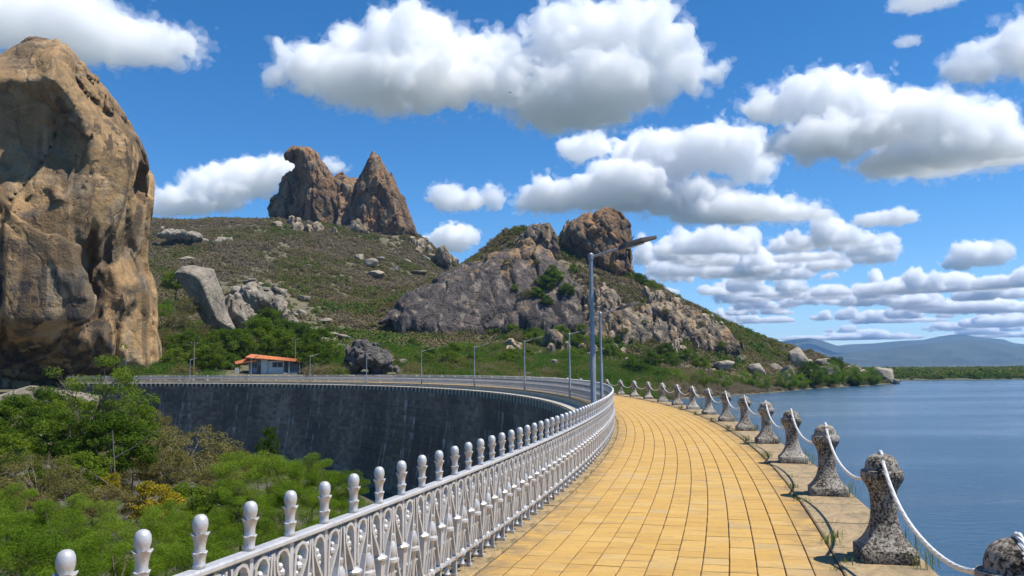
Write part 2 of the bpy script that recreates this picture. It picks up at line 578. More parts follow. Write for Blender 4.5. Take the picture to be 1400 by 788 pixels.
# flat shelf right behind the crest so that the hill never covers the walkway
tz = np.where(rr < RB + 14, np.minimum(tz, -1.4), tz)
vid = np.arange(GXX.size).reshape(GXX.shape)
fq = np.stack([vid[:-1, :-1], vid[1:, :-1], vid[1:, 1:], vid[:-1, 1:]], -1).reshape(-1, 4)
ang = np.arctan2(GYY - CY, GXX - CX)
keep = ((rr > RB + 1) | (ang > T0 + S_END / RF)).ravel()
fq = fq[keep[fq].all(1)]
tag(link('hills', np_mesh('hills', np.stack([GXX, GYY, tz], -1).reshape(-1, 3), fq, MAT_TERRAIN)), kind='structure')

# valley floor on the dry side of the dam
def valley_z(X, Y):
    q = np.stack([X, Y, np.zeros_like(X)], 1)
    z = -15.5 + 1.0 * fbm(q / 22, 3, 61)
    z = z + 13.5 * smooth(-60, -95, X) * smooth(105, 150, Y)
    z = z + 10 * smooth(-150, -220, X)
    return z
vx = np.arange(-320, 6, 2.5); vy = np.arange(-160, 176, 2.5)
VX, VY = np.meshgrid(vx, vy, indexing='ij')
vz = valley_z(VX.ravel(), VY.ravel())
vid = np.arange(VX.size).reshape(VX.shape)
fq = np.stack([vid[:-1, :-1], vid[1:, :-1], vid[1:, 1:], vid[:-1, 1:]], -1).reshape(-1, 4)
vr = np.hypot(VX - CX, VY - CY).ravel(); va = np.arctan2(VY - CY, VX - CX).ravel()
keep = (vr < RF - 1.5) | (va > T0 + (S_END + 2) / RF) | (VX.ravel() < CX)
fq = fq[keep[fq].all(1)]
MAT_VALLEY = simple('valley_soil', (.10, .09, .045), .95, var=.5, scale=.4, bump=.6, bscale=2.0)
tag(link('valley_ground', np_mesh('valley_ground', np.stack([VX.ravel(), VY.ravel(), vz], 1), fq, MAT_VALLEY)), kind='structure')

# the plain beyond the lake, out to the horizon
def plain_z(X, Y):
    shore = 482 + 14 * np.sin(X / 70.) + 9 * np.sin(X / 23. + 1)
    q = np.stack([X, Y, np.zeros_like(X)], 1)
    return -8.2 + 2.2 * smooth(-14, 10, Y - shore) + smooth(0, 200, Y - shore) * (1.0 + .6 * fbm(q / 90, 2, 71))
ys = np.concatenate([np.arange(440, 760, 5.), np.geomspace(760, 12000, 50)])
xs = np.concatenate([np.arange(120, 620, 6.), np.geomspace(620, 12000, 30)])
xs = np.concatenate([-np.geomspace(100, 12000, 20)[::-1], [-40., 30.], xs])
GX2, GY2 = np.meshgrid(xs, ys, indexing='ij')
pz = plain_z(GX2.ravel(), GY2.ravel())
vid = np.arange(GX2.size).reshape(GX2.shape)
fq = np.stack([vid[:-1, :-1], vid[1:, :-1], vid[1:, 1:], vid[:-1, 1:]], -1).reshape(-1, 4)
MAT_PLAIN = simple('plain_scrub_soil', (.062, .07, .03), .95, var=.5, scale=.02, bump=.5, bscale=.3)
tag(link('plain', np_mesh('plain', np.stack([GX2.ravel(), GY2.ravel(), pz], 1), fq, MAT_PLAIN)), kind='structure')
tag(MB().box(-12000, 12000, -12000, 12000, -13.0, -12.5).build('ground', simple('lake_bed_soil', (.09, .08, .05), .95, scale=.01)), kind='structure')

# far mountains
def ridge(outline, D, depth, seed, name, mat):
    ol = np.array(outline, float)
    px = np.linspace(ol[0, 0], ol[-1, 0], 260)
    py = np.interp(px, ol[:, 0], ol[:, 1])
    crest = np.array([P(x, y, D) for x, y in zip(px, py)])
    rows = np.concatenate([np.linspace(-1, 0, 22), np.linspace(.15, 1, 6)])
    V = []
    for t in rows:
        c = crest.copy()
        c[:, 1] += t * depth
        c[:, 0] *= (D + t * depth) / D
        fall = (1 - abs(t)) ** 1.15
        q = np.stack([c[:, 0], c[:, 1], np.zeros(len(c))], 1)
        rg = fbm(q / (depth * .28), 4, seed, billow=True)
        c[:, 2] = -6 + (crest[:, 2] + 6) * np.clip(fall - (.55 * rg * (1 - fall) * 1.2 if t < 0 else 0), 0, 1)
        V.append(c)
    V = np.array(V)
    vid = np.arange(V.shape[0] * V.shape[1]).reshape(V.shape[:2])
    f = np.stack([vid[:-1, :-1], vid[:-1, 1:], vid[1:, 1:], vid[1:, :-1]], -1).reshape(-1, 4)
    tag(link(name, np_mesh(name, V.reshape(-1, 3), f, mat)), kind='structure')
MAT_FAR = simple('far_forest', (.03, .045, .03), .95, var=.4, scale=.004)
ridge([(700, 478), (850, 472), (960, 476), (1050, 470), (1080, 465), (1105, 462), (1118, 464), (1145, 473), (1160, 471), (1190, 470), (1235, 466), (1262, 465), (1280, 461),
       (1302, 457.5), (1320, 458), (1335, 461), (1372, 464), (1385, 469), (1420, 473), (1500, 470), (1650, 478), (1800, 474)], 9000, 2200, 81, 'far_mountains', MAT_FAR)
ridge([(900, 492), (1100, 490), (1150, 484), (1200, 479), (1250, 472), (1275, 469), (1300, 467), (1330, 464), (1360, 469), (1400, 474), (1450, 478), (1600, 484), (1800, 488)], 6800, 1500, 91, 'near_mountains', MAT_FAR)

# ------------------------------------------------------------------ lake
def water_mat():
    m, b, out = new_mat('lake_water')
    tc = b('ShaderNodeTexCoord').outputs['Object']
    rot = b('ShaderNodeMapping'); rot.inputs['Rotation'].default_value = (0, 0, .35); rot.inputs['Scale'].default_value = (.45, 1.1, 1)
    b.put(rot.inputs['Vector'], tc)
    w1 = b.noise(rot, 1.3, 5, .6); w2 = b.noise(rot, 5.0, 4, .6)
    gust = b.noise(b.scale(tc, (.008, .045, 1)), 1.0, 5, .6)
    hgt = b.math('ADD', b.math('MULTIPLY', w1, 1.0), b.math('MULTIPLY', w2, .3))
    strength = b.ramp(gust, [(.35, .12), (.5, .4), (.65, .75)])
    bp = b('ShaderNodeBump', None, Distance=.55, Height=hgt, Strength=strength)
    p = b('ShaderNodeBsdfPrincipled', None, Base_Color=(.03, .08, .14, 1), Roughness=.16, IOR=1.333)
    b.put(p.inputs['Roughness'], b.math('MULTIPLY_ADD', gust, .2, .08))
    b.put(p.inputs['Normal'], bp)
    b.put(out.inputs['Surface'], p)
    return m
rads = np.concatenate([np.linspace(RB + .1, RB + 60, 12), np.geomspace(RB + 70, 1400, 30)])
angs = np.linspace(-2.2, T0 + S_END / RF, 120)
WR, WA = np.meshgrid(rads, angs, indexing='ij')
wv = np.stack([CX + WR * np.cos(WA), CY + WR * np.sin(WA), np.full(WR.shape, WATER_Z)], -1).reshape(-1, 3)
vid = np.arange(WR.size).reshape(WR.shape)
fq = np.stack([vid[:-1, :-1], vid[1:, :-1], vid[1:, 1:], vid[:-1, 1:]], -1).reshape(-1, 4)
tag(link('lake', np_mesh('lake', wv, fq, water_mat())), kind='structure')

# ------------------------------------------------------------------ dam wall
def arc_coords(b, obj=True):
    tc = b('ShaderNodeTexCoord').outputs['Object']
    sp = b('ShaderNodeSeparateXYZ', None, Vector=tc)
    ang = b.math('ARCTAN2', sp.outputs['Y'], sp.outputs['X'])
    s = b.math('MULTIPLY', ang, RF)
    cb = b('ShaderNodeCombineXYZ', None, X=s, Y=sp.outputs['Z'], Z=0.0)
    return tc, s, sp.outputs['Z'], cb.outputs[0]

def dam_mat():
    m, b, out = new_mat('dam_masonry')
    tc, s, z, uv = arc_coords(b)
    br = b('ShaderNodeTexBrick', {'offset': .5}, Vector=uv, Scale=1.0)
    for k, v in (('Mortar Size', .022), ('Brick Width', 1.05), ('Row Height', .45), ('Bias', 0.0), ('Mortar Smooth', .3)):
        br.inputs[k].default_value = v
    br.inputs['Color1'].default_value = (.33, .25, .175, 1); br.inputs['Color2'].default_value = (.145, .112, .083, 1); br.inputs['Mortar'].default_value = (.30, .235, .165, 1)
    n1 = b.noise(uv, .12, 5); n2 = b.noise(uv, 1.4, 5, .65)
    c = b.mix(b.ramp(n1, [(.4, 0.), (.62, .8)]), br.outputs['Color'], (.07, .056, .044))
    c = b.mix(b.ramp(b.noise(uv, .05, 3), [(.5, 0.), (.66, .5)]), c, (.085, .07, .045))
    # pale lime runs hanging from each lift of masonry
    lift = b.math('FRACT', b.math('MULTIPLY', z, 1 / 1.8))
    str1 = b.noise(b.scale(uv, (.9, .10, 1)), 1.0, 5, .75)
    str2 = b.noise(b.scale(uv, (.35, .22, 1)), 1.0, 3)
    run = b.math('MULTIPLY', b.ramp(str1, [(.53, 0.), (.63, 1.)]), b.ramp(str2, [(.38, 0.), (.55, 1.)]))
    run = b.math('MULTIPLY', run, b.ramp(lift, [(.05, .15), (.75, 1.), (.97, 1.), (1.0, .3)]))
    c = b.mix(b.math('MULTIPLY', run, .9), c, (.60, .55, .47))
    band = b.math('MULTIPLY', b.ramp(lift, [(.86, 0.), (.97, 1.)]), b.ramp(b.noise(b.scale(uv, (.5, .3, 1)), 1.0, 4), [(.48, 0.), (.6, .45)]))
    c = b.mix(band, c, (.24, .22, .18))
    p = b('ShaderNodeBsdfPrincipled', None, Base_Color=c, Roughness=.8)
    h = b.math('ADD', b.math('MULTIPLY', br.outputs['Fac'], -.6), b.math('MULTIPLY', n2, .9))
    b.put(p.inputs['Normal'], b('ShaderNodeBump', None, Strength=.9, Distance=.12, Height=h))
    b.put(out.inputs['Surface'], p)
    return m

def weathered(name, base, stain, unit=1.0, rough=.9, moss=None):
    """sun-bleached concrete or stone with dark stains and grit"""
    m, b, out = new_mat(name)
    tc = b('ShaderNodeTexCoord').outputs['Object']
    n1 = b.noise(tc, .9 / unit, 6, .6); n2 = b.noise(tc, 9 / unit, 5, .7); n3 = b.noise(tc, 60 / unit, 3, .7)
    c = b.mix(b.ramp(n1, [(.42, 0.), (.68, .85)]), base, stain)
    c = b.mix(b.ramp(n2, [(.46, 0.), (.62, .8)]), c, tuple(x * .5 for x in base))
    if moss: c = b.mix(b.ramp(b.noise(tc, 2.3 / unit, 5, .7), [(.54, 0.), (.62, .8)]), c, moss)
    c = b.mix(b.ramp(n3, [(.36, .75), (.52, 0.)]), c, tuple(x * .35 for x in base))
    p = b('ShaderNodeBsdfPrincipled', None, Base_Color=c, Roughness=rough)
    h = b.math('ADD', b.math('MULTIPLY', n2, .7), b.math('MULTIPLY', n3, .35))
    b.put(p.inputs['Normal'], b('ShaderNodeBump', None, Strength=.6, Distance=.02 * unit, Height=h))
    b.put(out.inputs['Surface'], p)
    return m

MAT_DAM = dam_mat()
MAT_CORNICE = weathered('cornice_stone', (.60, .54, .44), (.42, .36, .27), 1.0)
MAT_CORBEL = weathered('corbel_stone', (.62, .54, .41), (.40, .33, .24), 1.0)
dam = empty('dam_wall', (CX, CY, 0))
tag(dam, 'dark curved stone dam wall streaked with lime below the railing', 'dam')
R_OUT = RF - .42                       # outer edge of the crest slab
prof = []
t = 0.9
r = R_OUT - .55
prof.append((r, -t))
while t < 18:
    t2 = t + 1.8
    r0 = R_OUT - .55 - .03 * t - .009 * t * t
    r1 = R_OUT - .55 - .03 * t2 - .009 * t2 * t2
    prof += [(r0 - .05, -t - .012), (r1, -t2)]
    t = t2
v, f = sweep(prof, -14, S_END, 1.2, closed=False)
v -= np.array([CX, CY, 0])
link('face', np_mesh('face', v, f, MAT_DAM, False), dam)
v, f = sweep([(RB + .30, -.16), (RB + .36, -.9), (RB + .55, -13)], -14, S_END, 1.2, closed=False)
v -= np.array([CX, CY, 0])
link('upstream_face', np_mesh('upstream_face', v, f[:, ::-1], MAT_DAM, False), dam)
v, f = sweep([(R_OUT, -.02), (RB + .30, -.02), (RB + .30, -.42), (R_OUT - .5, -.42), (R_OUT - .5, -.36), (R_OUT + .03, -.30)], -14, S_END, .8)
v -= np.array([CX, CY, 0])
link('cornice', np_mesh('cornice', v, f, MAT_CORNICE, False), dam)
cb = MB().box(-.56, .0, -.21, .21, -1.10, -.425)
cb.v = [(x if z > -.8 else x - (.0 if x < -.3 else .34), y, z) for x, y, z in cb.v]
cbm = cb.mesh('corbel', MAT_CORBEL)
for i in range(260):
    s = 24 + i * 1.18
    if s > S_END: break
    t = T0 + s / RF
    o = link('corbel', cbm, dam, ((R_OUT - .02) * math.cos(t), (R_OUT - .02) * math.sin(t), 0), t)

# ------------------------------------------------------------------ walkway
R_T0, R_T1, NCOL = RF + .13, RB - .40, 13
def tile_mat():
    m, b, out = new_mat('ochre_paving')
    oi = b('ShaderNodeObjectInfo')
    geo = b('ShaderNodeNewGeometry')
    pos = geo.outputs['Position']
    rnd = b('ShaderNodeAttribute', {'attribute_name': 'tile_rnd'}).outputs['Fac']
    rr_ = b.math('ADD', b.math('MULTIPLY', oi.outputs['Random'], 1.0), rnd)
    rr_ = b.math('FRACT', rr_)
    c = b.ramp(rr_, [(.0, (.45, .265, .068)), (.4, (.49, .298, .08)), (.8, (.52, .325, .098)), (.95, (.50, .335, .125)), (1.0, (.42, .29, .13))])
    n1 = b.noise(pos, .8, 5, .6); n2 = b.noise(pos, 14, 5, .7); n3 = b.noise(pos, 120, 3, .7)
    c = b.mix(b.ramp(n1, [(.42, 0.), (.7, .5)]), c, (.45, .28, .09))
    c = b.mix(b.ramp(b.noise(b.scale(pos, (1.2, 5, 1)), 1.3, 6, .75), [(.52, 0.), (.66, .7)]), c, (.26, .185, .095))
    c = b.mix(b.ramp(n2, [(.5, 0.), (.7, .5)]), c, (.33, .21, .085))
    c = b.mix(b.ramp(b.noise(pos, .45, 5, .7, .6), [(.56, 0.), (.66, .55)]), c, (.44, .33, .19))
    c = b.mix(b.ramp(b.noise(b.scale(pos, (1, .5, 1)), 2.4, 6, .8), [(.62, 0.), (.70, .75)]), c, (.20, .145, .08))
    c = b.mix(b.ramp(n3, [(.3, .35), (.5, 0.)]), c, (.40, .25, .10))
    # sandy dirt that gathers along both borders of the path
    rad = b('ShaderNodeVectorMath', {'operation': 'LENGTH'}, i0=b('ShaderNodeVectorMath', {'operation': 'MULTIPLY_ADD'}, i0=pos, i1=(1, 1, 0), i2=(-CX, -CY, 0)).outputs[0]).outputs['Value']
    rim = b('ShaderNodeMapRange', None, Value=rad, i1=R_T0, i2=R_T1, i3=0.0, i4=1.0).outputs[0]
    edge = b.ramp(rim, [(.0, 1.), (.10, .25), (.2, 0.), (.8, 0.), (.9, .25), (1.0, 1.)])
    dn = b.noise(pos, 3.2, 6, .75, .5)
    c = b.mix(b.math('MULTIPLY', edge, b.ramp(dn, [(.40, 0.), (.56, .9)])), c, (.20, .145, .085))
    c = b.mix(b.ramp(b.noise(pos, 1.1, 6, .7, .4), [(.57, 0.), (.68, .4)]), c, (.33, .22, .10))
    p = b('ShaderNodeBsdfPrincipled', None, Base_Color=c, Roughness=.85)
    p.inputs['Specular IOR Level'].default_value = .25
    b.put(p.inputs['Normal'], b('ShaderNodeBump', None, Strength=.35, Distance=.006, Height=b.math('ADD', n2, b.math('MULTIPLY', n3, .5))))
    b.put(out.inputs['Surface'], p)
    return m
MAT_TILE = tile_mat()
MAT_JOINT = weathered('sandy_joint', (.17, .115, .055), (.10, .07, .035), .3)
TW = (R_T1 - R_T0) / NCOL
TL = .235
v, f = sweep([(R_OUT + .02, -.012), (RB + .28, -.012), (RB + .28, -.2), (R_OUT + .02, -.2)], -14, S_END, .8)
walk = link('walkway', np_mesh('walkway', v, f, MAT_JOINT, False))
tag(walk, kind='structure')
def tile_mesh(wr, wt):
    b_ = .006
    return MB().box(-wr / 2, wr / 2, -wt / 2, wt / 2, -.02, .0).add(
        [(-wr / 2 + b_, -wt / 2 + b_, .003), (wr / 2 - b_, -wt / 2 + b_, .003), (wr / 2 - b_, wt / 2 - b_, .003), (-wr / 2 + b_, wt / 2 - b_, .003),
         (-wr / 2, -wt / 2, 0), (wr / 2, -wt / 2, 0), (wr / 2, wt / 2, 0), (-wr / 2, wt / 2, 0)],
        [(0, 1, 2, 3), (4, 5, 1, 0), (5, 6, 2, 1), (6, 7, 3, 2), (7, 4, 0, 3)])
GAP = .011
tmb = tile_mesh(TW - GAP, TL - .006)
tmb.f = [q for k, q in enumerate(tmb.f) if k not in (0, 1)]      # neither underside nor hidden top
tme = tmb.mesh('paving_tile', MAT_TILE)
cand = []
for j in range(int(-9 / TL), int(70 / TL)):
    s = j * TL
    for i in range(NCOL):
        r = R_T0 + (i + .5) * TW
        x, y, _ = arc(s, r)
        dep = y
        vis = y > 1.5 and abs(x / y) < .66 and (1.65 / y) < .40
        cand.append((s, r, x, y, vis))
near = sorted([c for c in cand if c[4]], key=lambda c: math.hypot(c[2], c[3]))[:300]
nearset = set(id(c) for c in near)
rt = random.Random(5)
for c in near:
    s, r = c[0], c[1]
    o = link('paving_tile', tme, walk, arc(s + rt.uniform(-.003, .003), r + rt.uniform(-.002, .002), rt.uniform(-.0015, .0025)), T0 + s / RF + rt.uniform(-.006, .006))
    o.rotation_euler[0] = rt.uniform(-.006, .006); o.rotation_euler[1] = rt.uniform(-.006, .006)
tv = np.array(tmb.v); tf = np.array(tmb.f)
rest = [c for c in cand if id(c) not in nearset]
V, Fc, RN = [], [], []
for k, (s, r, x, y, _) in enumerate(rest):
    t = T0 + s / RF + rt.uniform(-.005, .005)
    ca, sa = math.cos(t), math.sin(t)
    q = tv * np.array([1, (r / RF), 1])
    z = rt.uniform(-.002, .002)
    V.append(np.stack([x + q[:, 0] * ca - q[:, 1] * sa, y + q[:, 0] * sa + q[:, 1] * ca, q[:, 2] + z + rt.uniform(-.01, .01) * q[:, 0]], 1))
    Fc.append(tf + k * len(tv))
    RN.append(np.full(len(tv), rt.random()))
me = np_mesh('paving_tiles', np.concatenate(V), np.concatenate(Fc), MAT_TILE, False)
at = me.attributes.new('tile_rnd', 'FLOAT', 'POINT')
at.data.foreach_set('value', np.concatenate(RN).astype(np.float32))
tag(link('paving', me, walk), kind='stuff')
v, f = sweep([(R_T0, -.004), (R_T1, -.004), (R_T1, -.011), (R_T0, -.011)], 70, S_END, .8)
link('far_paving', np_mesh('far_paving', v, f, MAT_TILE, False), walk)

MAT_STRIP = weathered('gritty_kerb_concrete', (.42, .29, .13), (.20, .15, .09), .35, moss=(.09, .08, .04))
MAT_LEDGE = weathered('ledge_stone', (.42, .30, .155), (.22, .17, .11), .35, moss=(.17, .14, .07))
# kerb strip under the railing and the coping the bollards stand on, in separate slabs
rk = random.Random(8)
def slabs(name, ra, rb, z0, z1, s0, s1, length, mat, gap=.012):
    n = int((s1 - s0) / length)
    for i in range(n):
        a = s0 + i * length
        sw, fw = sweep([(ra, z0), (ra, z1 - .01), (ra + .012, z1), (rb - .012, z1), (rb, z1 - .01), (rb, z0)], a + gap / 2, a + length - gap / 2, length / 3)
        k = 6; nn = len(sw) // k
        sw[:, 2] += rk.uniform(-.004, .004)
        c = sw.mean(0); c[2] = 0
        m_ = bpy.data.meshes.new(name)
        fl = [tuple(q) for q in fw.tolist()] + [tuple(range(k)), tuple(range((nn - 1) * k + k - 1, (nn - 1) * k - 1, -1))]
        m_.from_pydata([tuple(q) for q in (sw - c).tolist()], [], fl)
        m_.materials.append(mat)
        link(name, m_, walk, c)
slabs('kerb_slab', RF - .36, R_T0 - .012, -.1, .012, -3, 45, .8, MAT_STRIP)
slabs('coping_slab', R_T1 + .003, RB + .30, -.1, .028, -4, 62, 1.2, MAT_LEDGE)
for nm, ra, rb, z, s0, mt in (('kerb', RF - .36, R_T0 - .012, .012, 45, MAT_STRIP), ('coping', R_T1 + .012, RB + .30, .028, 62, MAT_LEDGE)):
    v, f = sweep([(ra, -.1), (ra, z), (rb, z), (rb, -.1)], s0, S_END, .8)
    link(nm, np_mesh(nm, v, f, mt, False), walk)

# ------------------------------------------------------------------ railing
def metal_mat():
    m, b, out = new_mat('silver_painted_iron')
    tc = b('ShaderNodeNewGeometry').outputs['Position']
    n = b.noise(tc, 9, 5, .65); n2 = b.noise(tc, 70, 4, .6)
    c = b.ramp(n, [(.3, (.44, .435, .43)), (.6, (.55, .545, .54)), (.75, (.60, .595, .59))])
    c = b.mix(b.ramp(n2, [(.60, 0.), (.72, .6)]), c, (.22, .17, .13))
    zz = b('ShaderNodeSeparateXYZ', None, Vector=tc).outputs['Z']
    low_ = b.math('MULTIPLY', b.ramp(zz, [(.0, 1.), (.35, .25), (.8, .12)]), b.ramp(b.noise(b.scale(tc, (1, 1, .35)), 22, 5, .7), [(.48, 0.), (.64, 1.)]))
    c = b.mix(low_, c, (.24, .19, .14))
    p = b('ShaderNodeBsdfPrincipled', None, Base_Color=c, Roughness=.4, Metallic=.25)
    b.put(p.inputs['Normal'], b('ShaderNodeBump', None, Strength=.25, Distance=.004, Height=n2))
    b.put(out.inputs['Surface'], p)
    return m
MAT_IRON = metal_mat()
PU = .3568
fence = empty('iron_railing', arc(0, RF))
tag(fence, 'silver painted cast iron railing with egg finials along the dry side', 'railing')
FO = Vector(fence.location)
def fput(name, data, s, r=RF, parent=None):
    if parent: return link(name, data, parent)
    p = Vector(arc(s, r)) - FO
    return link(name, data, fence, p, T0 + s / RF)
def rail(name, prof, s0, s1):
    v, f = sweep([(RF + a, z) for a, z in prof], s0, s1, .3)
    link(name, np_mesh(name, v - np.array(FO), f, MAT_IRON, False), fence)
rail('top_rail', [(-.034, .782), (-.034, .797), (-.026, .806), (.026, .806), (.034, .797), (.034, .782), (.02, .772), (-.02, .772)], -2.5, S_END)
rail('bottom_rail', [(-.018, .150), (-.018, .174), (.018, .174), (.018, .150)], -2.5, S_END)
rail('middle_rail', [(-.009, .318), (-.009, .332), (.009, .332), (.009, .318)], -2.5, S_END)

fin_prof = [(.021, .806), (.025, .812), (.024, .822), (.021, .828), (.023, .85), (.0285, .870), (.031, .874), (.0235, .876), (.0215, .89), (.0225, .91), (.028, .932), (.036, .949), (.0375, .953), (.025, .951),
            (.0285, .965), (.0325, .98), (.0335, .995), (.031, 1.012), (.024, 1.026), (.013, 1.033), (.002, 1.035)]
fin_pow = [4.0] * 5 + [3.2] * 8 + [2.0] * 8
def fin_mesh(n):
    mb = MB().lathe(fin_prof, n, power=fin_pow, rot=math.pi / n)
    # the cup rims rise to four petal points
    mb.v = [(x, y, z + (-.006 * math.cos(4 * math.atan2(y, x)) if .930 < z < .956 else -.004 * math.cos(4 * math.atan2(y, x)) if .866 < z < .877 else 0)) for x, y, z in mb.v]
    return mb.mesh('finial', MAT_IRON, True)
def post(mb, lo=False):
    n = 4 if lo else 8
    mb.box(-.015, .015, -.015, .015, .46, .776)
    mb.lathe([(.030, .450), (.053, .456), (.056, .470), (.046, .480), (.022, .492)], n, rot=math.pi / 4 if lo else math.pi / 8)
    mb.lathe([(.020, .20), (.026, .26), (.047, .452)], 4, rot=math.pi / 4)
    mb.box(-.015, .015, -.015, .015, .012, .20)
    if not lo:
        mb.sphere((0, 0, .165), .034, 8, 6)
        mb.box(-.024, .024, -.024, .024, .012, .035)
        mb.sphere((0, 0, .326), .022, 6, 4)
    return mb
def strap_pts(sg):
    up = [(0.026, .470), (.050, .53), (.094, .60), (.132, .665), (.138, .712), (.118, .748), (.085, .758), (.052, .746), (.030, .712), (.024, .655), (.022, .58), (.022, .51)]
    return [(0, sg * y, z) for y, z in up]
def strap(mb, pts, th=.0085, w=.022):
    # flat band: wide across the railing, thin in its plane
    V = [Vector(p) for p in pts]
    v, f = [], []
    for k, p in enumerate(V):
        t = (V[min(k + 1, len(V) - 1)] - V[max(k - 1, 0)]).normalized()
        nrm = Vector((0, -t.z, t.y))
        for a, c in ((-1, -1), (1, -1), (1, 1), (-1, 1)):
            v.append(p + Vector((a * w, 0, 0)) + nrm * (c * th))
    for k in range(len(V) - 1):
        for i in range(4):
            j = (i + 1) % 4
            f.append((k * 4 + i, k * 4 + j, k * 4 + 4 + j, k * 4 + 4 + i))
    f += [(3, 2, 1, 0), tuple(len(v) - 4 + i for i in range(4))]
    mb.add(v, f)
def scroll(mb, lo=False):
    for sg in (-1, 1):
        pts = strap_pts(sg)
        strap(mb, pts[::2] if lo else pts)
        low = [(0, sg * .166, .755), (0, sg * .160, .66), (0, sg * .142, .54), (0, sg * .104, .40), (0, sg * .062, .28), (0, sg * .026, .19)]
        strap(mb, low[::2] if lo else low)
        # curled leaf inside the loop and knob where neighbours meet
        if not lo:
            mb.sphere((0, sg * .088, .672), .020, 7, 5)
            mb.sphere((0, sg * .078, .640), .026, 7, 5)
            mb.sphere((0, sg * .060, .606), .017, 7, 5)
            mb.sphere((0, sg * .100, .640), .014, 6, 4)
            mb.sphere((0, sg * .072, .326), .017, 6, 4)
            mb.sphere((0, sg * .158, .735), .020, 7, 5)
    return mb
def urn(mb, lo=False):
    n = 5 if lo else 10
    mb.lathe([(.012, .585), (.026, .576), (.025, .552), (.020, .538), (.032, .515), (.042, .475), (.036, .445), (.030, .432), (.056, .424), (.056, .404), (.034, .396), (.024, .36), (.018, .19)][::-1], n)
    for sg in (-1, 1):
        strap(mb, [(0, sg * .018, .41), (0, sg * .034, .33), (0, sg * .058, .24), (0, sg * .075, .172)], .006, .013)
    mb.lathe([(.004, .045), (.02, .056), (.028, .074), (.016, .092), (.013, .12), (.030, .138), (.034, .16), (.028, .185), (.012, .20)], n)
    return mb
m_post = post(MB()).mesh('baluster', MAT_IRON)
m_fin = fin_mesh(16)
m_scr = scroll(MB()).mesh('scroll', MAT_IRON)
m_urn = urn(MB()).mesh('urn_baluster', MAT_IRON, True)
m_mid = scroll(post(MB(), True), True).mesh('baluster', MAT_IRON)
m_fin2 = fin_mesh(8)
m_urn2 = urn(MB(), True).mesh('urn_baluster', MAT_IRON)
N_FULL, N_ALL = 66, 296
rjit = random.Random(3)
for i in range(-4, N_ALL - 4):
    s = i * PU
    o = fput('baluster', m_post if i < N_FULL else m_mid, s)
    o.rotation_euler[0] = rjit.uniform(-.012, .012); o.rotation_euler[2] += rjit.uniform(-.03, .03)
    fo_ = fput('finial', m_fin if i < 30 else m_fin2, s, parent=o)
    fo_.rotation_euler[2] = rjit.uniform(-.12, .12)
    if i < N_FULL: fput('scroll', m_scr, s, parent=o)
    fput('urn_baluster', m_urn if i < 40 else m_urn2, s + PU / 2)
# the far run of the railing, too small to pick apart
lo = urn(scroll(post(MB(), True), True), True)
lo.lathe([(.021, .806), (.03, .87), (.021, .885), (.035, .955), (.033, .99), (.02, 1.03)], 5)
lv = np.array(lo.v); lf = lo.f
V, Fc = [], []
for k, i in enumerate(range(N_ALL - 4, int(S_END / PU))):
    t = T0 + i * PU / RF
    ca, sa = math.cos(t), math.sin(t)
    x, y, _ = arc(i * PU, RF)
    V.append(np.stack([x - FO.x + lv[:, 0] * ca - lv[:, 1] * sa, y - FO.y + lv[:, 0] * sa + lv[:, 1] * ca, lv[:, 2]], 1))
    Fc += [tuple(a + k * len(lv) for a in q) for q in lf]
me = bpy.data.meshes.new('far_balusters')
me.from_pydata(np.concatenate(V).tolist(), [], Fc)
me.materials.append(MAT_IRON)
tag(link('far_balusters', me, fence), kind='stuff')

# ------------------------------------------------------------------ bollards and rope
def roughcast():
    m, b, out = new_mat('speckled_roughcast')
    tc = b('ShaderNodeTexCoord').outputs['Object']
    oi = b('ShaderNodeObjectInfo').outputs['Random']
    va = b('ShaderNodeVectorMath', {'operation': 'ADD'}, i0=tc, i1=oi).outputs[0]
    n0 = b.noise(va, 46, 3, .6, .2); n1 = b.noise(va, 150, 4, .7); n2 = b.noise(va, 3.5, 4, .6)
    f = b.math('ADD', b.math('MULTIPLY', n0, .6), b.math('MULTIPLY', n1, .4))
    f = b.math('ADD', f, b.math('MULTIPLY', b.math('SUBTRACT', n2, .5), .35))
    f = b.math('ADD', f, b.math('MULTIPLY', b.math('SUBTRACT', oi, .5), .05))
    c = b.ramp(f, [(.40, (.02, .019, .018)), (.455, (.12, .10, .078)), (.505, (.30, .255, .20)), (.585, (.52, .475, .41))])
    p = b('ShaderNodeBsdfPrincipled', None, Base_Color=c, Roughness=.95)
    p.inputs['Specular IOR Level'].default_value = .2
    b.put(p.inputs['Normal'], b('ShaderNodeBump', None, Strength=1.0, Distance=.035, Height=f))
    b.put(out.inputs['Surface'], p)
    return m
MAT_ROUGH = roughcast()
def bollard_parts():
    def ring(lst, n=32):
        mb = MB()
        mb.lathe([(a, z) for a, z, _ in lst], n, power=[q for _, _, q in lst])
        return mb
    pl = ring([(.222, .028, 14), (.230, .036, 14), (.230, .118, 14), (.222, .130, 12)], 40)
    sh = ring([(.218, .129, 12), (.196, .152, 8), (.168, .188, 6), (.142, .235, 4.5), (.121, .29, 3.6), (.108, .35, 3.0), (.102, .42, 2.6), (.102, .50, 2.3), (.107, .56, 2.2), (.119, .605, 2.0), (.140, .645, 2.0), (.166, .687, 2.0)], 32)
    cp = ring([(.160, .684, 2), (.168, .692, 2), (.171, .715, 2), (.170, .752, 2), (.164, .764, 2), (.140, .768, 2), (.136, .775, 2), (.134, .80, 2), (.124, .838, 2), (.104, .869, 2), (.075, .890, 2), (.04, .901, 2), (.004, .904, 2)], 32)
    return pl, sh, cp
pl, sh, cp = bollard_parts()
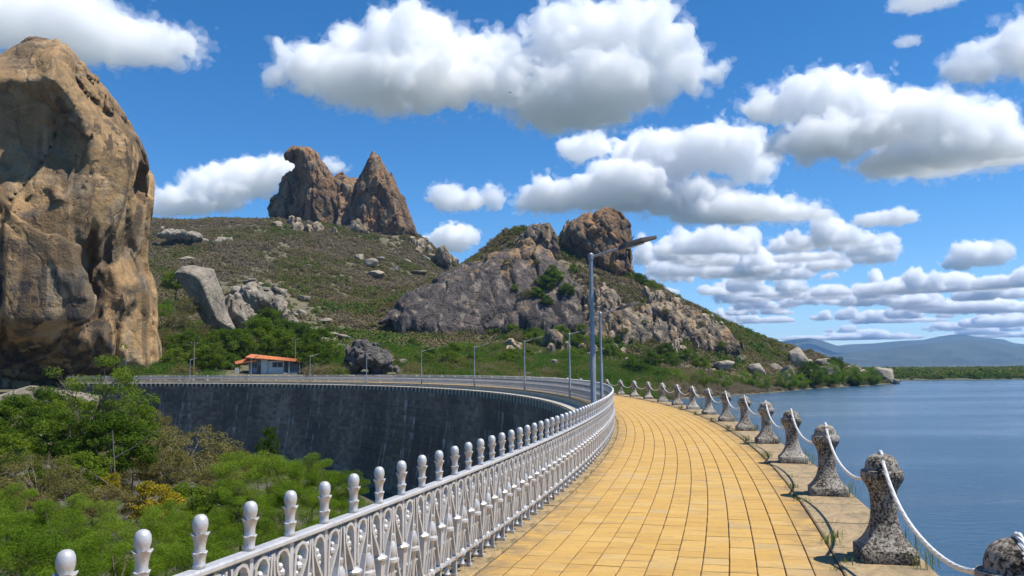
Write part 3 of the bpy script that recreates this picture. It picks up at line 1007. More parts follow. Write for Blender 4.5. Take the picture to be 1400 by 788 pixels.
mpl, msh, mcp = pl.mesh('plinth', MAT_ROUGH, True), sh.mesh('shaft', MAT_ROUGH, True), cp.mesh('cap', MAT_ROUGH, True)
GB = 'rope bollards along the lakeside ledge'
NBOL = 52
BOL = []
rb_ = random.Random(4)
for i in range(-2, NBOL):
    t = TB0 + i * SB / RB
    c = (CX + RB * math.cos(t), CY + RB * math.sin(t), 0)
    o = empty('bollard', c, t + rb_.uniform(-.04, .04))
    o.rotation_euler[0] = rb_.uniform(-.012, .012); o.rotation_euler[1] = rb_.uniform(-.012, .012)
    tag(o, 'speckled roughcast waisted bollard with domed cap on the lakeside ledge', 'bollard', GB)
    for nm, d in (('plinth', mpl), ('shaft', msh), ('cap', mcp)): link(nm, d, o)
    BOL.append((t, c))
MAT_ROPE = simple('white_rope', (.74, .73, .70), .8, var=.12, scale=30, bump=.3, bscale=160)
def rope(c0, c1, sag, fine):
    a, b_ = Vector(c0) + Vector((0, 0, .918)), Vector(c1) + Vector((0, 0, .918))
    n = 380 if fine else 14
    def at(u):
        p = a.lerp(b_, u)
        # lies over the dome for a hand's width at both ends, then hangs
        L = (b_ - a).length
        e = .085 / L
        w = min(max((u - e) / (1 - 2 * e), 0), 1)
        k = 2.6
        cat = (math.cosh(k) - math.cosh(k * (2 * w - 1))) / (math.cosh(k) - 1)
        d = min(u, 1 - u) * L
        over = -.055 * min(1, d / .085) ** 2
        p.z += over - (sag - .055) * cat
        return p
    mb = MB()
    L = (b_ - a).length
    if fine:
        us = [k / n for k in range(n + 1)]
        for q in range(3):
            pts = []
            for u in us:
                p = at(u); p2 = at(min(1, u + .002)); p1 = at(max(0, u - .002))
                tg = (p2 - p1).normalized()
                sd = tg.cross(Vector((0, 0, 1))).normalized(); up = sd.cross(tg)
                th = u * L / .085 * 2 * math.pi + q * 2.094
                pts.append(p + sd * (math.cos(th) * .0085) + up * (math.sin(th) * .0085))
            mb.tube(pts, .0080, 5)
    else:
        mb.tube([at(k / n) for k in range(n + 1)], .0165, 5)
    return mb
for i in range(len(BOL) - 1):
    fine = i < 6
    c0, c1 = BOL[i][1], BOL[i + 1][1]
    if fine:
        # enough turns: resample finely
        pass
    sag = .40 + rb_.uniform(-.03, .03)
    mb = rope(c0, c1, sag, fine)
    mid = Vector(c0)
    mb.v = [(x - mid.x, y - mid.y, z) for x, y, z in mb.v]
    o = mb.build('rope', MAT_ROPE, None, mid, 0, True)
    tag(o, 'sagging white rope slung between two neighbouring bollards', 'rope', 'white ropes between the bollards')

# ------------------------------------------------------------------ lamps on the dry side of the crest
MAT_POLE = simple('galvanised_pole', (.30, .30, .31), .5, .6, .15, 5)
MAT_HEAD = simple('dark_lamp_housing', (.10, .085, .07), .5, .2, .2, 8)
MAT_LENS = simple('lamp_lens', (.45, .45, .42), .25, 0, .05, 5)
def lamp(s, h, rise=.34, arm=1.0):
    t = T0 + s / RF
    o = empty('street_lamp', arc(s, RF - .25), t)
    tag(o, 'slim galvanised street lamp with angled arm outside the railing', 'street lamp', 'lamps along the dam railing')
    MB().lathe([(.085, .0), (.085, .02), (.062, .06), (.062, h * .5), (.05, h * .5 + .04), (.046, h)], 8).build('pole', MAT_POLE, o, sm=True)
    MB().lathe([(.11, .0), (.11, .03)], 8).build('base_plate', MAT_POLE, o)
    MB().lathe([(.055, h - .05), (.062, h - .045), (.062, h + .06), (.03, h + .09)], 8).build('bracket', MAT_POLE, o)
    L1, L2 = .62 * arm, .80
    up = rise
    MB().tube([(.0, 0, h), (L1 * .5, 0, h + up * .25), (L1, 0, h + up * .5)], .028, 8).build('arm', MAT_POLE, o, sm=True)
    x0, z0 = L1 - .02, h + up * .5
    x1, z1 = L1 + L2, h + up * 1.15
    hd = MB()
    v = []
    for x, z, w, th in ((x0, z0, .06, .05), (x0 + .14, z0 + .045, .12, .055), (x0 + .5, z0 + .16, .15, .045), (x1, z1, .11, .025)):
        v += [(x, -w, z - th), (x, w, z - th), (x, w * .8, z + th), (x, -w * .8, z + th)]
    f = [(3, 2, 1, 0), (12, 13, 14, 15)]
    for k in range(3):
        for i in range(4):
            j = (i + 1) % 4
            f.append((k * 4 + i, k * 4 + j, k * 4 + 4 + j, k * 4 + 4 + i))
    hd.add(v, f)
    hd_o = hd.build('lamp_head', MAT_HEAD, o)
    MB().slab([(x0 + .2, -.09, z0 + .006), (x0 + .55, -.09, z0 + .105), (x0 + .55, .09, z0 + .105), (x0 + .2, .09, z0 + .006)], .012).build('lens', MAT_LENS, hd_o)
for s, h in ((15.2, 4.05), (27.6, 3.6), (44.4, 3.55), (61.2, 3.7), (78, 3.7), (94.8, 3.7), (111.6, 3.7), (128.2, 3.7), (144.8, 3.7), (161.2, 3.6), (177.5, 3.6)):
    lamp(s, h)

# ------------------------------------------------------------------ rock masses
def poly_sd(pts, U, V):
    """signed distance to a polygon (negative inside)"""
    n = len(pts)
    d = np.full(U.shape, 1e9, np.float32)
    ins = np.zeros(U.shape, bool)
    for i in range(n):
        ax, ay = pts[i]; bx, by = pts[(i + 1) % n]
        ex, ey = bx - ax, by - ay
        wx, wy = U - ax, V - ay
        t = np.clip((wx * ex + wy * ey) / (ex * ex + ey * ey + 1e-9), 0, 1)
        d = np.minimum(d, (wx - t * ex) ** 2 + (wy - t * ey) ** 2)
        c = ((ay <= V) & (by > V)) | ((by <= V) & (ay > V))
        xi = ax + (V - ay) / (ey if abs(ey) > 1e-9 else 1e-9) * ex
        ins ^= c & (U < xi)
    d = np.sqrt(d)
    return np.where(ins, -d, d)

ROCK_TRI = []
def rock(name, outline, D, thick, h, mat, label, cat, seed, inflate=None, blocks=(6., 1.2), flute=(0., 4.), rough=(1.2, 9.), carve=(), lean=0.0, group=None, sink=0.0, vstretch=.45, pw=2.2, crackw=.2, back=0.0, thin=.85, facet=1.1, sub=.42, sm=False, front=.4, bt=None):
    """rock mass with the outline seen in the photograph, D metres ahead, `thick` metres half depth
    blocks = (cell size, relief), flute = (relief, width), rough = (relief, size)"""
    ol = np.array(outline, float)
    pc = (ol[:, 0].min() + ol[:, 0].max()) / 2
    yb = ol[:, 1].max()
    c0 = P(pc, yb, D)
    az = math.atan2(c0[0], c0[1])
    fw = np.array([math.sin(az), math.cos(az), 0.]); rt = np.array([math.cos(az), -math.sin(az), 0.])
    dist = np.dot(c0 - EYE, fw)
    def uv(px, py):
        # the outline is that of the swelling front half, so it is taken a little before the middle plane
        q = ray(px, py); q = EYE + q * ((dist - front * thick) / np.dot(q, fw)) - c0
        return np.dot(q, rt), q[2]
    pts = [uv(*q) for q in ol]
    pa = np.array(pts)
    size = min(np.ptp(pa[:, 0]), np.ptp(pa[:, 1]))
    r_in = inflate or size * .33
    pad = rough[0] + blocks[1] + h * 2
    lo = np.array([pa[:, 0].min() - pad, -thick - pad, pa[:, 1].min() - pad - sink])
    hi = np.array([pa[:, 0].max() + pad, (bt or thick) + pad + back * max(0, pa[:, 1].max()), pa[:, 1].max() + pad])
    p, shp = grid_pts(lo, hi, h)
    nu, nw, nv = shp
    U = p[:, 0].reshape(shp)[:, 0, :]; Vv = p[:, 2].reshape(shp)[:, 0, :]
    d2 = poly_sd(pts, U, Vv)
    if sink:
        d2 = np.where(Vv < 0, np.minimum(d2, poly_sd([(a, b_ - sink) for a, b_ in pts], U, Vv)), d2)
    w = p[:, 1].reshape(shp)[0, :, 0]
    d2 = np.maximum(d2, -r_in)
    W = w[None, :, None] - back * np.maximum(Vv[:, None, :], 0)          # the face leans back towards the top
    W = np.where(W > 0, W * (thick / (bt or thick)), W)
    F = (d2[:, None, :] + r_in * (np.abs(W) / thick) ** pw).astype(np.float32).ravel()
    soft = np.broadcast_to(np.clip((2.5 - d2[:, None, :]) / 9.0, thin, 1), shp).ravel()
    # lean the front face back towards the top
    for (px, py, wc, rx, rw, ry) in carve:
        cu, cv = uv(px, py)
        q = (p - np.array([cu, wc, cv], np.float32)) / np.array([rx, rw, ry], np.float32)
        k = np.sqrt((q * q).sum(1))
        F = np.maximum(F, ((1 - k) * min(rx, ry)).astype(np.float32))
    band = np.abs(F) < (pad + h * 2)
    q = p[band] + np.float32(seed * 31.7)
    disp = rough[0] * fbm(q / rough[1], 4, seed)
    if blocks[1]:
        qq = q + .22 * blocks[0] * np.stack([perlin(q / blocks[0], seed + 21), perlin(q / blocks[0], seed + 22), perlin(q / blocks[0], seed + 23)], 1)
        ax_ = np.array([1, 1, 1 / vstretch], np.float32)
        f1, f2, cell, fac = voronoi(qq / (ax_ * blocks[0]), seed + 5)
        disp = disp + blocks[1] * ((cell - .5) * 1.2 + facet * fac) - blocks[1] * .8 * (1 - smooth(0, crackw, f2 - f1))
        f1, f2, cell, fac = voronoi((q + .5 * (qq - q)) / (ax_ ** .6 * blocks[0] * .38), seed + 6)
        disp = disp + blocks[1] * sub * ((cell - .5) * 1.2 + facet * fac) - blocks[1] * sub * .8 * (1 - smooth(0, crackw * 1.4, f2 - f1))
    if flute[0]:
        qf = q / np.array([flute[1], flute[1], flute[1] * 9], np.float32)
        disp = disp + flute[0] * (1 - 2.2 * np.abs(perlin(qf, seed + 31))) + flute[0] * .5 * (1 - 2.2 * np.abs(perlin(qf * 2.1, seed + 32)))
    F[band] -= (disp * soft[band]).astype(np.float32)
    v, f = surface_nets(F.reshape(shp), lo, h)
    wv = v[:, :1] * rt + v[:, 1:2] * fw + v[:, 2:3] * np.array([[0, 0, 1.]])
    ROCK_TRI.append((wv + c0, f))
    o = link(name, np_mesh(name, wv, f, mat, sm), None, c0)
    return tag(o, label, cat, group)

MSEED = 14
# tall monolith beside the dam
rock('monolith', [(-150, 150), (-100, 100), (-50, 80), (0, 80), (18, 68), (40, 58), (75, 57), (100, 66), (122, 80), (138, 98), (152, 116), (166, 136), (180, 160), (192, 182), (201, 198), (207, 212),
                  (211, 235), (208, 255), (204, 290), (199, 320), (194, 350), (197, 372), (208, 384), (214, 404), (212, 432), (210, 462), (216, 498), (214, 522), (120, 540), (40, 545), (-150, 560)],
     176, 28, .7, MAT_MONO, 'huge weathered granite monolith with shaded hollow at the end of the dam', 'rock', MSEED, inflate=15, blocks=(24., 2.6), rough=(.5, 12.), flute=(.3, 4.), vstretch=.5, crackw=.04, facet=1.3, sub=.3, sm=True, front=.2,
     carve=((-26, 208, -33, 20.5, 14, 17.), (2, 496, -31, 13, 9, 5.5), (190, 262, -13, 4.0, 6, 5.), (118, 358, -27, .7, 3.5, 5.), (141, 352, -25, .9, 3.5, 6.5), (186, 180, -13, 3.0, 5, 2.2),
            (124, 455, -27, .6, 3, 9), (152, 440, -25, .7, 3, 8), (172, 470, -22, .6, 3, 6)))
# crested peak
rock('peak_rock', [(386.6, 207), (394, 200), (401, 196), (423, 197.6), (433, 204), (438, 215), (449.5, 232), (456, 241), (466, 262), (482, 296), (480, 328), (447, 332), (428, 328), (405, 318), (405, 270), (408.5, 247), (401, 231), (400, 219.5), (394, 218), (388.5, 214)],
     630, 20, .95, MAT_HEN, 'crested rock tower with an overhanging head on the far summit', 'rock', 11, inflate=9, blocks=(12., 3.2), rough=(.8, 14), flute=(1.0, 7.), vstretch=.3, thin=.4, sink=10)
rock('peak_shoulder', [(402, 229), (388.5, 239.5), (381, 255), (374, 270), (368, 292), (372, 309), (395, 310), (428, 306), (425, 245), (410, 238)], 634, 16, 1.0, MAT_HEN,
     'grey slanting shoulder of rock under the overhanging summit head', 'rock', 12, inflate=9, blocks=(9., 3.2), rough=(1., 12), flute=(1.0, 6.), vstretch=.5, sink=12)
rock('peak_wall', [(446, 236), (468.5, 233), (482, 236.6), (494, 243), (520, 252), (535, 280), (556, 330), (518, 334), (493, 334), (474, 334), (450, 330)], 626, 16, 1.0, MAT_HEN,
     'broken rock wall joining the two towers of the far summit', 'rock', 13, inflate=9, blocks=(11., 3.6), rough=(1., 13), flute=(1.2, 7.), vstretch=.4, back=.3, sink=14)
rock('peak_spire', [(486, 252), (493, 236), (503, 215), (510, 207), (518, 212), (531, 232), (541, 249), (554, 272), (572, 322), (552, 334), (478, 334), (474, 300)], 630, 22, .95, MAT_HEN,
     'pointed rock spire at the right end of the far summit', 'rock', 14, inflate=12, blocks=(10., 2.8), rough=(.9, 12), flute=(1.2, 6.), vstretch=.35, thin=.5, sink=10)
rock('summit_outcrop', [(470, 318), (480, 305), (490, 299), (500, 306), (510, 320), (502, 326), (485, 326)], 600, 9, .9, MAT_RIB, 'pale outcrop just below the rock wall of the far summit', 'rock', 15, blocks=(6, 2.0), rough=(.6, 9), flute=(.8, 4))
rock('ridge_outcrop', [(594, 350), (600, 338), (608, 335), (617, 346), (622, 358), (612, 366), (598, 362)], 600, 9, .9, MAT_RIB, 'pale outcrop at the right foot of the far summit ridge', 'rock', 16, blocks=(6, 1.8), rough=(.6, 9))
# right hill: the dark cliff, the tan crags above it, the summit rock and the ribbed crag
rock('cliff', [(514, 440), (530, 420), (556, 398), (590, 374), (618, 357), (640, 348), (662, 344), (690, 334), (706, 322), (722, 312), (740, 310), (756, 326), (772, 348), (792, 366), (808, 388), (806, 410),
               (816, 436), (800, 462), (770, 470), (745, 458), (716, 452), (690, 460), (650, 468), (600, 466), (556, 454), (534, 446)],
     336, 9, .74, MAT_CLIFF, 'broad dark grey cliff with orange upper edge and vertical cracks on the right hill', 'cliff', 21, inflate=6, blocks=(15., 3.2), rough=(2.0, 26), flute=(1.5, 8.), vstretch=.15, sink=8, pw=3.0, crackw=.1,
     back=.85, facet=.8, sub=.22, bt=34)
rock('pinnacle', [(708, 336), (714, 324), (718, 316), (727, 306), (739, 301), (750, 306), (757, 318), (762, 340), (740, 348), (718, 346)], 392, 8, .7, MAT_RIB, 'small orange crag on the left crest of the right hill', 'rock', 23, inflate=6, blocks=(8, 2.4), rough=(.8, 9), flute=(.6, 4), vstretch=.6)
rock('dome_rock', [(764, 318), (768, 310), (778, 300), (805, 290.5), (832, 287), (851, 292), (862, 305), (864, 328), (866, 360), (866, 380), (845, 392), (815, 386), (797, 370), (785, 350), (768, 332)],
     426, 15, .7, MAT_HEN, 'rounded orange summit rock of the right hill', 'rock', 24, inflate=10, blocks=(10., 2.4), rough=(.9, 13), flute=(.5, 5.), vstretch=.7)
rock('ribbed_crag', [(798, 404), (810, 390), (832, 392), (851, 414), (875, 426), (900, 436), (920, 453), (920, 476), (885, 490), (850, 508), (828, 512), (812, 488), (785, 488), (768, 474), (800, 440)],
     328, 8, .66, MAT_RIB, 'pale vertically ribbed crag low on the right hill', 'rock', 25, inflate=5, blocks=(6.5, 3.4), rough=(1.6, 10), flute=(2.4, 4.0), vstretch=.2, pw=3, back=.6)
rock('ribbed_outcrop', [(885, 418), (910, 408), (940, 422), (965, 438), (990, 450), (1006, 470), (985, 486), (950, 484), (925, 476), (915, 452)], 336, 8, .7, MAT_RIB, 'grey rib outcrop right of the pale ribbed crag', 'rock', 26, inflate=5, blocks=(6.5, 3.2), rough=(2.2, 8), flute=(2.4, 4), vstretch=.25, pw=3, back=.7)
rock('small_crag', [(742, 468), (748, 452), (760, 448), (770, 462), (766, 478), (750, 480)], 306, 6, .7, MAT_RIB, 'small pale crag below the right end of the dark cliff', 'rock', 27, inflate=4, blocks=(4, 1.), rough=(.8, 6), flute=(.8, 3))
# rocks on the slope left of the dam
rock('leaning_slab', [(236, 372), (248, 362), (270, 360), (292, 366), (300, 392), (312, 425), (326, 452), (300, 458), (282, 452), (268, 425), (252, 395)], 262, 8, .5, MAT_BOULDER,
     'big smooth pale rock slab leaning on the slope behind the house', 'rock', 31, inflate=6, blocks=(14, .5), rough=(.7, 10), vstretch=.3)
rock('slope_rocks', [(318, 405), (332, 388), (350, 384), (372, 390), (385, 402), (398, 422), (392, 440), (365, 436), (340, 428)], 300, 8, .6, MAT_BOULDER, 'heap of brown split boulders right of the leaning slab', 'rock', 32, inflate=6, blocks=(6, 2.0), rough=(.8, 7), vstretch=.9)
rock('slope_rocks', [(296, 440), (310, 398), (325, 400), (345, 425), (352, 450), (330, 452)], 275, 6, .55, MAT_BOULDER, 'tan broken rock face tucked against the leaning slab', 'rock', 33, inflate=5, blocks=(4.5, 1.4), rough=(.8, 6), vstretch=.5)
rock('talus_rocks', [(385, 440), (400, 432), (425, 446), (440, 462), (430, 474), (405, 470)], 240, 5, .5, MAT_BOULDER, 'jumble of pale stones below the split boulders', 'rock', 34, inflate=4, blocks=(2.8, 1.2), rough=(.6, 4), vstretch=.8)
rock('dark_rock_pile', [(464, 512), (468, 492), (473, 476), (482, 466), (498, 464), (515, 470), (528, 484), (540, 496), (546, 512)], 184, 5, .36, MAT_PILE, 'pile of dark angular rocks beside the road above the dam', 'rock', 35, inflate=4.5, blocks=(4.5, 1.5), rough=(.4, 6), vstretch=.8, sink=3)
rock('ridge_rocks', [(208, 322), (222, 312), (250, 312), (275, 318), (290, 326), (318, 322), (326, 332), (300, 340), (285, 334), (260, 332), (228, 328)], 500, 10, 1.1, MAT_BOULDER, 'long band of pale rocks high on the slope beside the monolith', 'rock', 36, inflate=7, blocks=(6, 1.8), rough=(1.2, 8), vstretch=.8)
rock('tan_ledge', [(-140, 548), (-60, 540), (0, 538), (40, 528), (70, 530), (120, 536), (150, 545), (120, 560), (60, 566), (0, 575), (-140, 600)], 128, 9, .55, MAT_BOULDER, 'low smooth tan rock ledge at the foot of the monolith', 'rock', 37, inflate=6, blocks=(12, .4), rough=(.6, 8), vstretch=.8)

# boulders: shared shapes
def boulder_mesh(seed, flat=1.0):
    import bmesh
    bm = bmesh.new()
    bmesh.ops.create_icosphere(bm, subdivisions=4, radius=1.0)
    v = np.array([q.co[:] for q in bm.verts], np.float32)
    rg = np.random.default_rng(seed)
    for _ in range(13):                                  # planar fracture faces
        n = rg.normal(size=3); n /= np.linalg.norm(n)
        d = v @ n - rg.uniform(.45, .8)
        v -= np.outer(np.maximum(d, 0) * .92, n).astype(np.float32)
    v *= (1 + .10 * fbm(v * 1.6 + seed * 9.1, 4, seed))[:, None]
    v += .02 * np.stack([fbm(v * 5, 2, seed + k) for k in range(3)], 1)
    v[:, 2] *= flat
    for q, c in zip(bm.verts, v): q.co = c
    me = bpy.data.meshes.new('boulder')
    bm.to_mesh(me); bm.free()
    me.polygons.foreach_set('use_smooth', [True] * len(me.polygons))
    me.materials.append(MAT_BOULDER)
    return me
BM = [boulder_mesh(i, f) for i, f in ((1, .8), (2, .6), (3, .9), (4, .7), (5, .55), (6, 1.0))]
rbl = random.Random(21)
def ground_hit(px, py, d0=150, d1=700):
    """where the line of sight through a pixel meets the hills"""
    D = np.arange(d0, d1, 1.0)
    pts = np.array([P(px, py, q) for q in D])
    tzv = terrain_z(pts[:, 0], pts[:, 1])
    below = np.nonzero(pts[:, 2] < tzv)[0]
    return pts[below[0]] if len(below) else None
def boulder(px, py, wpx, hpx, label, group, tilt=.25, k=None, d0=150, meshes=None, name='boulder'):
    g_ = ground_hit(px, py + hpx * .45, d0)
    if g_ is None: return None
    ppm = FPX / g_[1]
    ms = meshes or BM
    o = link(name, ms[k if k is not None else rbl.randrange(len(ms))], None, (g_[0], g_[1], g_[2] + .30 * hpx / ppm), rbl.uniform(0, 6.28))
    o.scale = (wpx / ppm * .55, wpx / ppm * .5, hpx / ppm * .62)
    o.rotation_euler = (rbl.uniform(-tilt, tilt), rbl.uniform(-tilt, tilt), rbl.uniform(0, 6.28))
    return tag(o, label, name.replace('_', ' '), group)
LA, GA = 'pale boulder lying in the scrub below the crested peak', 'boulders on the peak slope'
for a in ((420, 363, 18, 7), (391, 373, 8, 6), (414, 406, 20, 10), (446, 437, 24, 14), (345, 300, 8, 6), (405, 430, 12, 8), (492, 350, 14, 14), (505, 358, 22, 16), (520, 352, 14, 10), (512, 374, 36, 14),
          (540, 366, 14, 12), (556, 356, 12, 9), (570, 372, 26, 9), (580, 352, 16, 12), (545, 345, 8, 6), (575, 330, 14, 10), (586, 338, 12, 9), (600, 330, 12, 8), (532, 388, 10, 6), (478, 395, 8, 5)):
    boulder(*a, LA, GA, d0=330)
LB, GB2 = 'pale boulder among the bushes at the foot of the right hill', 'boulders at the foot of the right hill'
for a in ((717, 486, 14, 9), (742, 487, 10, 8), (680, 480, 10, 6), (756, 496, 16, 20), (700, 500, 18, 5), (630, 478, 8, 5), (723, 512, 22, 9), (770, 498, 12, 8), (650, 497, 10, 6), (692, 466, 10, 9),
          (785, 507, 14, 6), (600, 500, 12, 7), (590, 505, 40, 16), (560, 490, 14, 8), (545, 492, 12, 8)):
    boulder(*a, LB, GB2, d0=200)
LC, GC = 'rounded boulder on the lakeside point below the right hill', 'boulders on the lakeside point'
for a in ((985, 500, 30, 16), (1035, 505, 16, 13), (1075, 510, 20, 16), (1060, 503, 14, 8), (1090, 488, 20, 22), (1106, 498, 14, 16), (1130, 497, 22, 16), (1127, 508, 26, 14), (1105, 511, 16, 8), (1160, 503, 12, 8),
          (1170, 503, 12, 9), (1212, 512, 24, 16), (1226, 522, 8, 8), (1010, 492, 14, 6), (970, 508, 14, 8), (1180, 510, 10, 6), (940, 505, 10, 6)):
    boulder(a[0], a[1] - 2, a[2] * 1.55, a[3] * 1.7, LC, GC, d0=255)
LD, GD = 'grey stone on the steep flank of the right hill', 'stones on the right hill flank'
for i in range(26):
    boulder(rbl.uniform(870, 1010), rbl.uniform(395, 475), rbl.uniform(6, 14), rbl.uniform(5, 10), LD, GD, d0=300)
LE, GE = 'pale stone scattered below the leaning slab', 'stones below the leaning slab'
for a in ((305, 463, 12, 8), (268, 470, 10, 8), (255, 353, 22, 8), (262, 366, 20, 6), (430, 457, 10, 6), (443, 470, 16, 8), (470, 460, 30, 9), (500, 490, 16, 14), (535, 504, 20, 14), (412, 480, 10, 7), (395, 470, 9, 7), (418, 452, 9, 6)):
    boulder(*a, LE, GE, d0=190)

# upright rock ribs that break through the scrub of the right hill
def rib_mesh(seed):
    import bmesh
    bm = bmesh.new()
    bmesh.ops.create_icosphere(bm, subdivisions=4, radius=1.0)
    v = np.array([q.co[:] for q in bm.verts], np.float32)
    rg = np.random.default_rng(seed)
    for _ in range(14):
        n = rg.normal(size=3) * np.array([1, 1, .35]); n /= np.linalg.norm(n)
        d = v @ n - rg.uniform(.45, .8)
        v -= np.outer(np.maximum(d, 0) * .95, n).astype(np.float32)
    q = v * np.array([2.6, 2.6, .8], np.float32) + seed * 3.3
    v *= (1 + .30 * (1 - 2.4 * np.abs(perlin(q, seed))) + .12 * fbm(v * 3 + seed, 2, seed))[:, None].astype(np.float32)
    for q, c in zip(bm.verts, v): q.co = c
    me = bpy.data.meshes.new('rock_rib'); bm.to_mesh(me); bm.free()
    me.polygons.foreach_set('use_smooth', [True] * len(me.polygons))
    me.materials.append(MAT_RIB)
    return me
RM = [rib_mesh(i) for i in range(50, 57)]
def fill(n, poly, w0, w1, h0_, h1_, label, group, d0, tilt=.18, meshes=None, name='rock_rib'):
    pa = np.array(poly, float)
    k = 0
    tries = 0
    while k < n and tries < n * 12:
        tries += 1
        x, y = rbl.uniform(pa[:, 0].min(), pa[:, 0].max()), rbl.uniform(pa[:, 1].min(), pa[:, 1].max())
        if poly_sd([tuple(q) for q in pa], np.array([x]), np.array([y]))[0] > 0: continue
        if boulder(x, y, rbl.uniform(w0, w1), rbl.uniform(h0_, h1_), label, group, tilt, None, d0, meshes or RM, name): k += 1
fill(16, [(690, 462), (760, 474), (800, 470), (790, 492), (730, 492), (680, 480)], 10, 20, 10, 20, 'tan rock rib in the scrub between the dark cliff and the ribbed crag', 'rock ribs beside the dark cliff', 270)
fill(30, [(850, 392), (905, 402), (960, 432), (1005, 462), (985, 480), (930, 482), (900, 470), (915, 450), (870, 425)], 9, 20, 10, 24, 'grey rock rib on the right flank of the right hill', 'rock ribs on the right flank', 290)
fill(16, [(790, 470), (880, 480), (850, 508), (812, 508), (770, 500)], 8, 16, 9, 18, 'pale rock rib at the foot of the ribbed crag', 'rock ribs under the ribbed crag', 270)
fill(12, [(555, 300), (575, 315), (625, 352), (620, 372), (585, 360), (560, 330)], 9, 16, 8, 14, 'pale rock rib on the right ridge below the pointed spire', 'rock ribs below the spire', 480)
fill(12, [(372, 292), (400, 300), (450, 312), (470, 322), (420, 318), (372, 306)], 8, 16, 7, 12, 'brown rock rib at the foot of the crested tower', 'rock ribs under the crested tower', 540)

fill(30, [(296, 388), (330, 378), (380, 388), (410, 425), (450, 455), (440, 474), (395, 470), (340, 452), (310, 430)], 12, 32, 10, 24, 'brown boulder on the rocky slope right of the leaning slab', 'boulders on the rocky slope', 200, .3, BM, 'boulder')
fill(14, [(440, 450), (520, 470), (560, 492), (545, 500), (470, 480)], 12, 28, 9, 16, 'pale slab in the scrub behind the dark rock pile', 'slabs behind the dark rock pile', 190, .3, BM, 'boulder')
from mathutils.bvhtree import BVHTree
_off = np.cumsum([0] + [len(v) for v, _ in ROCK_TRI])
ROCK_BVH = BVHTree.FromPolygons(np.concatenate([v for v, _ in ROCK_TRI]).tolist(), np.concatenate([f + o_ for (_, f), o_ in zip(ROCK_TRI, _off)]).tolist())
def hill_hit(px, py, d0=200):
    """first rock or slope behind a pixel"""
    d = Vector(ray(px, py)); L_ = d.length
    hit = ROCK_BVH.ray_cast(Vector(EYE), d / L_)[0]
    g_ = ground_hit(px, py, d0)
    if hit is None: return g_
    return np.array(hit) if g_ is None or hit.y < g_[1] else g_

# ------------------------------------------------------------------ vegetation
def leaf_mat(name, stops, per='object', trans=.35):
    """stops: colours from dry to lush; picked by each plant's own tint and by leaf clumps"""
    m, b, out = new_mat(name)
    tc = b('ShaderNodeTexCoord').outputs['Object']
    n = b.noise(tc, .9, 4, .6); n2 = b.noise(tc, 6, 2)
    rnd = b('ShaderNodeAttribute', {'attribute_name': 'leaf_rnd'}).outputs['Fac']
    if per == 'object':
        base = b('ShaderNodeObjectInfo').outputs['Random']
    else:
        base = b('ShaderNodeAttribute', {'attribute_name': 'tint', 'attribute_type': 'INSTANCER'}).outputs['Fac']
    k1, k2 = (.30, .25) if per == 'object' else (.75, .12)
    f = b.math('ADD', b.math('MULTIPLY', base, k1), b.math('MULTIPLY', n, .5 if per == 'object' else k2))
    f = b.math('ADD', f, b.math('MULTIPLY', rnd, .28 if per == 'object' else .13))
    c = b.ramp(f, [(p_, q) for p_, q in stops])
    d = b('ShaderNodeBsdfDiffuse', None, Color=c)
    tr = b('ShaderNodeBsdfTranslucent', None, Color=b.mix(1.0, c, (1.0, 1.15, .5), 'MULTIPLY'))
    mx = b('ShaderNodeMixShader', None, Fac=trans); b.put(mx.inputs[1], d); b.put(mx.inputs[2], tr)
    b.put(out.inputs['Surface'], mx)
    return m
MAT_MESQ = leaf_mat('feathery_leaf', [(.2, (.06, .105, .012)), (.5, (.13, .205, .02)), (.8, (.21, .285, .035))])
MAT_BROAD = leaf_mat('broad_leaf', [(.2, (.03, .06, .010)), (.45, (.075, .125, .016)), (.7, (.16, .22, .025)), (.9, (.24, .28, .03))])
MAT_OLIVE = leaf_mat('dry_olive_leaf', [(.2, (.11, .10, .035)), (.5, (.17, .15, .05)), (.8, (.22, .19, .075))], trans=.25)
MAT_YELLOW = leaf_mat('yellow_leaf', [(.2, (.12, .13, .015)), (.5, (.28, .23, .02)), (.8, (.40, .30, .03))])
MAT_SCRUB = leaf_mat('scrub_leaf', [(.0, (.25, .20, .155)), (.25, (.23, .18, .115)), (.42, (.195, .165, .075)), (.56, (.165, .165, .05)), (.7, (.11, .15, .03)), (.85, (.075, .135, .02)), (1.0, (.065, .16, .018))], per='instance', trans=.2)
MAT_BARK = simple('grey_brown_bark', (.13, .10, .075), .95, var=.35, scale=5, bump=.5, bscale=25)
MAT_TWIG = simple('pale_twig', (.22, .185, .145), .95, var=.3, scale=5)

def leaf_quads(c, rg, lw, ll, up=.35):
    n = len(c)
    a = rg.normal(size=(n, 3)); a[:, 2] = a[:, 2] * .6 - .1
    a /= np.linalg.norm(a, axis=1, keepdims=True)
    nn = rg.normal(size=(n, 3)); nn[:, 2] = np.abs(nn[:, 2]) + up
    b_ = np.cross(a, nn); b_ /= np.linalg.norm(b_, axis=1, keepdims=True) + 1e-9
    L = (ll * rg.uniform(.6, 1.25, n))[:, None]; W = (lw * rg.uniform(.7, 1.2, n))[:, None]
    v = np.stack([c - a * L * .5, c - a * L * .05 + b_ * W * .5, c + a * L * .5, c - a * L * .05 - b_ * W * .5], 1).reshape(-1, 3)
    f = np.arange(4 * n).reshape(-1, 4)
    return v, f

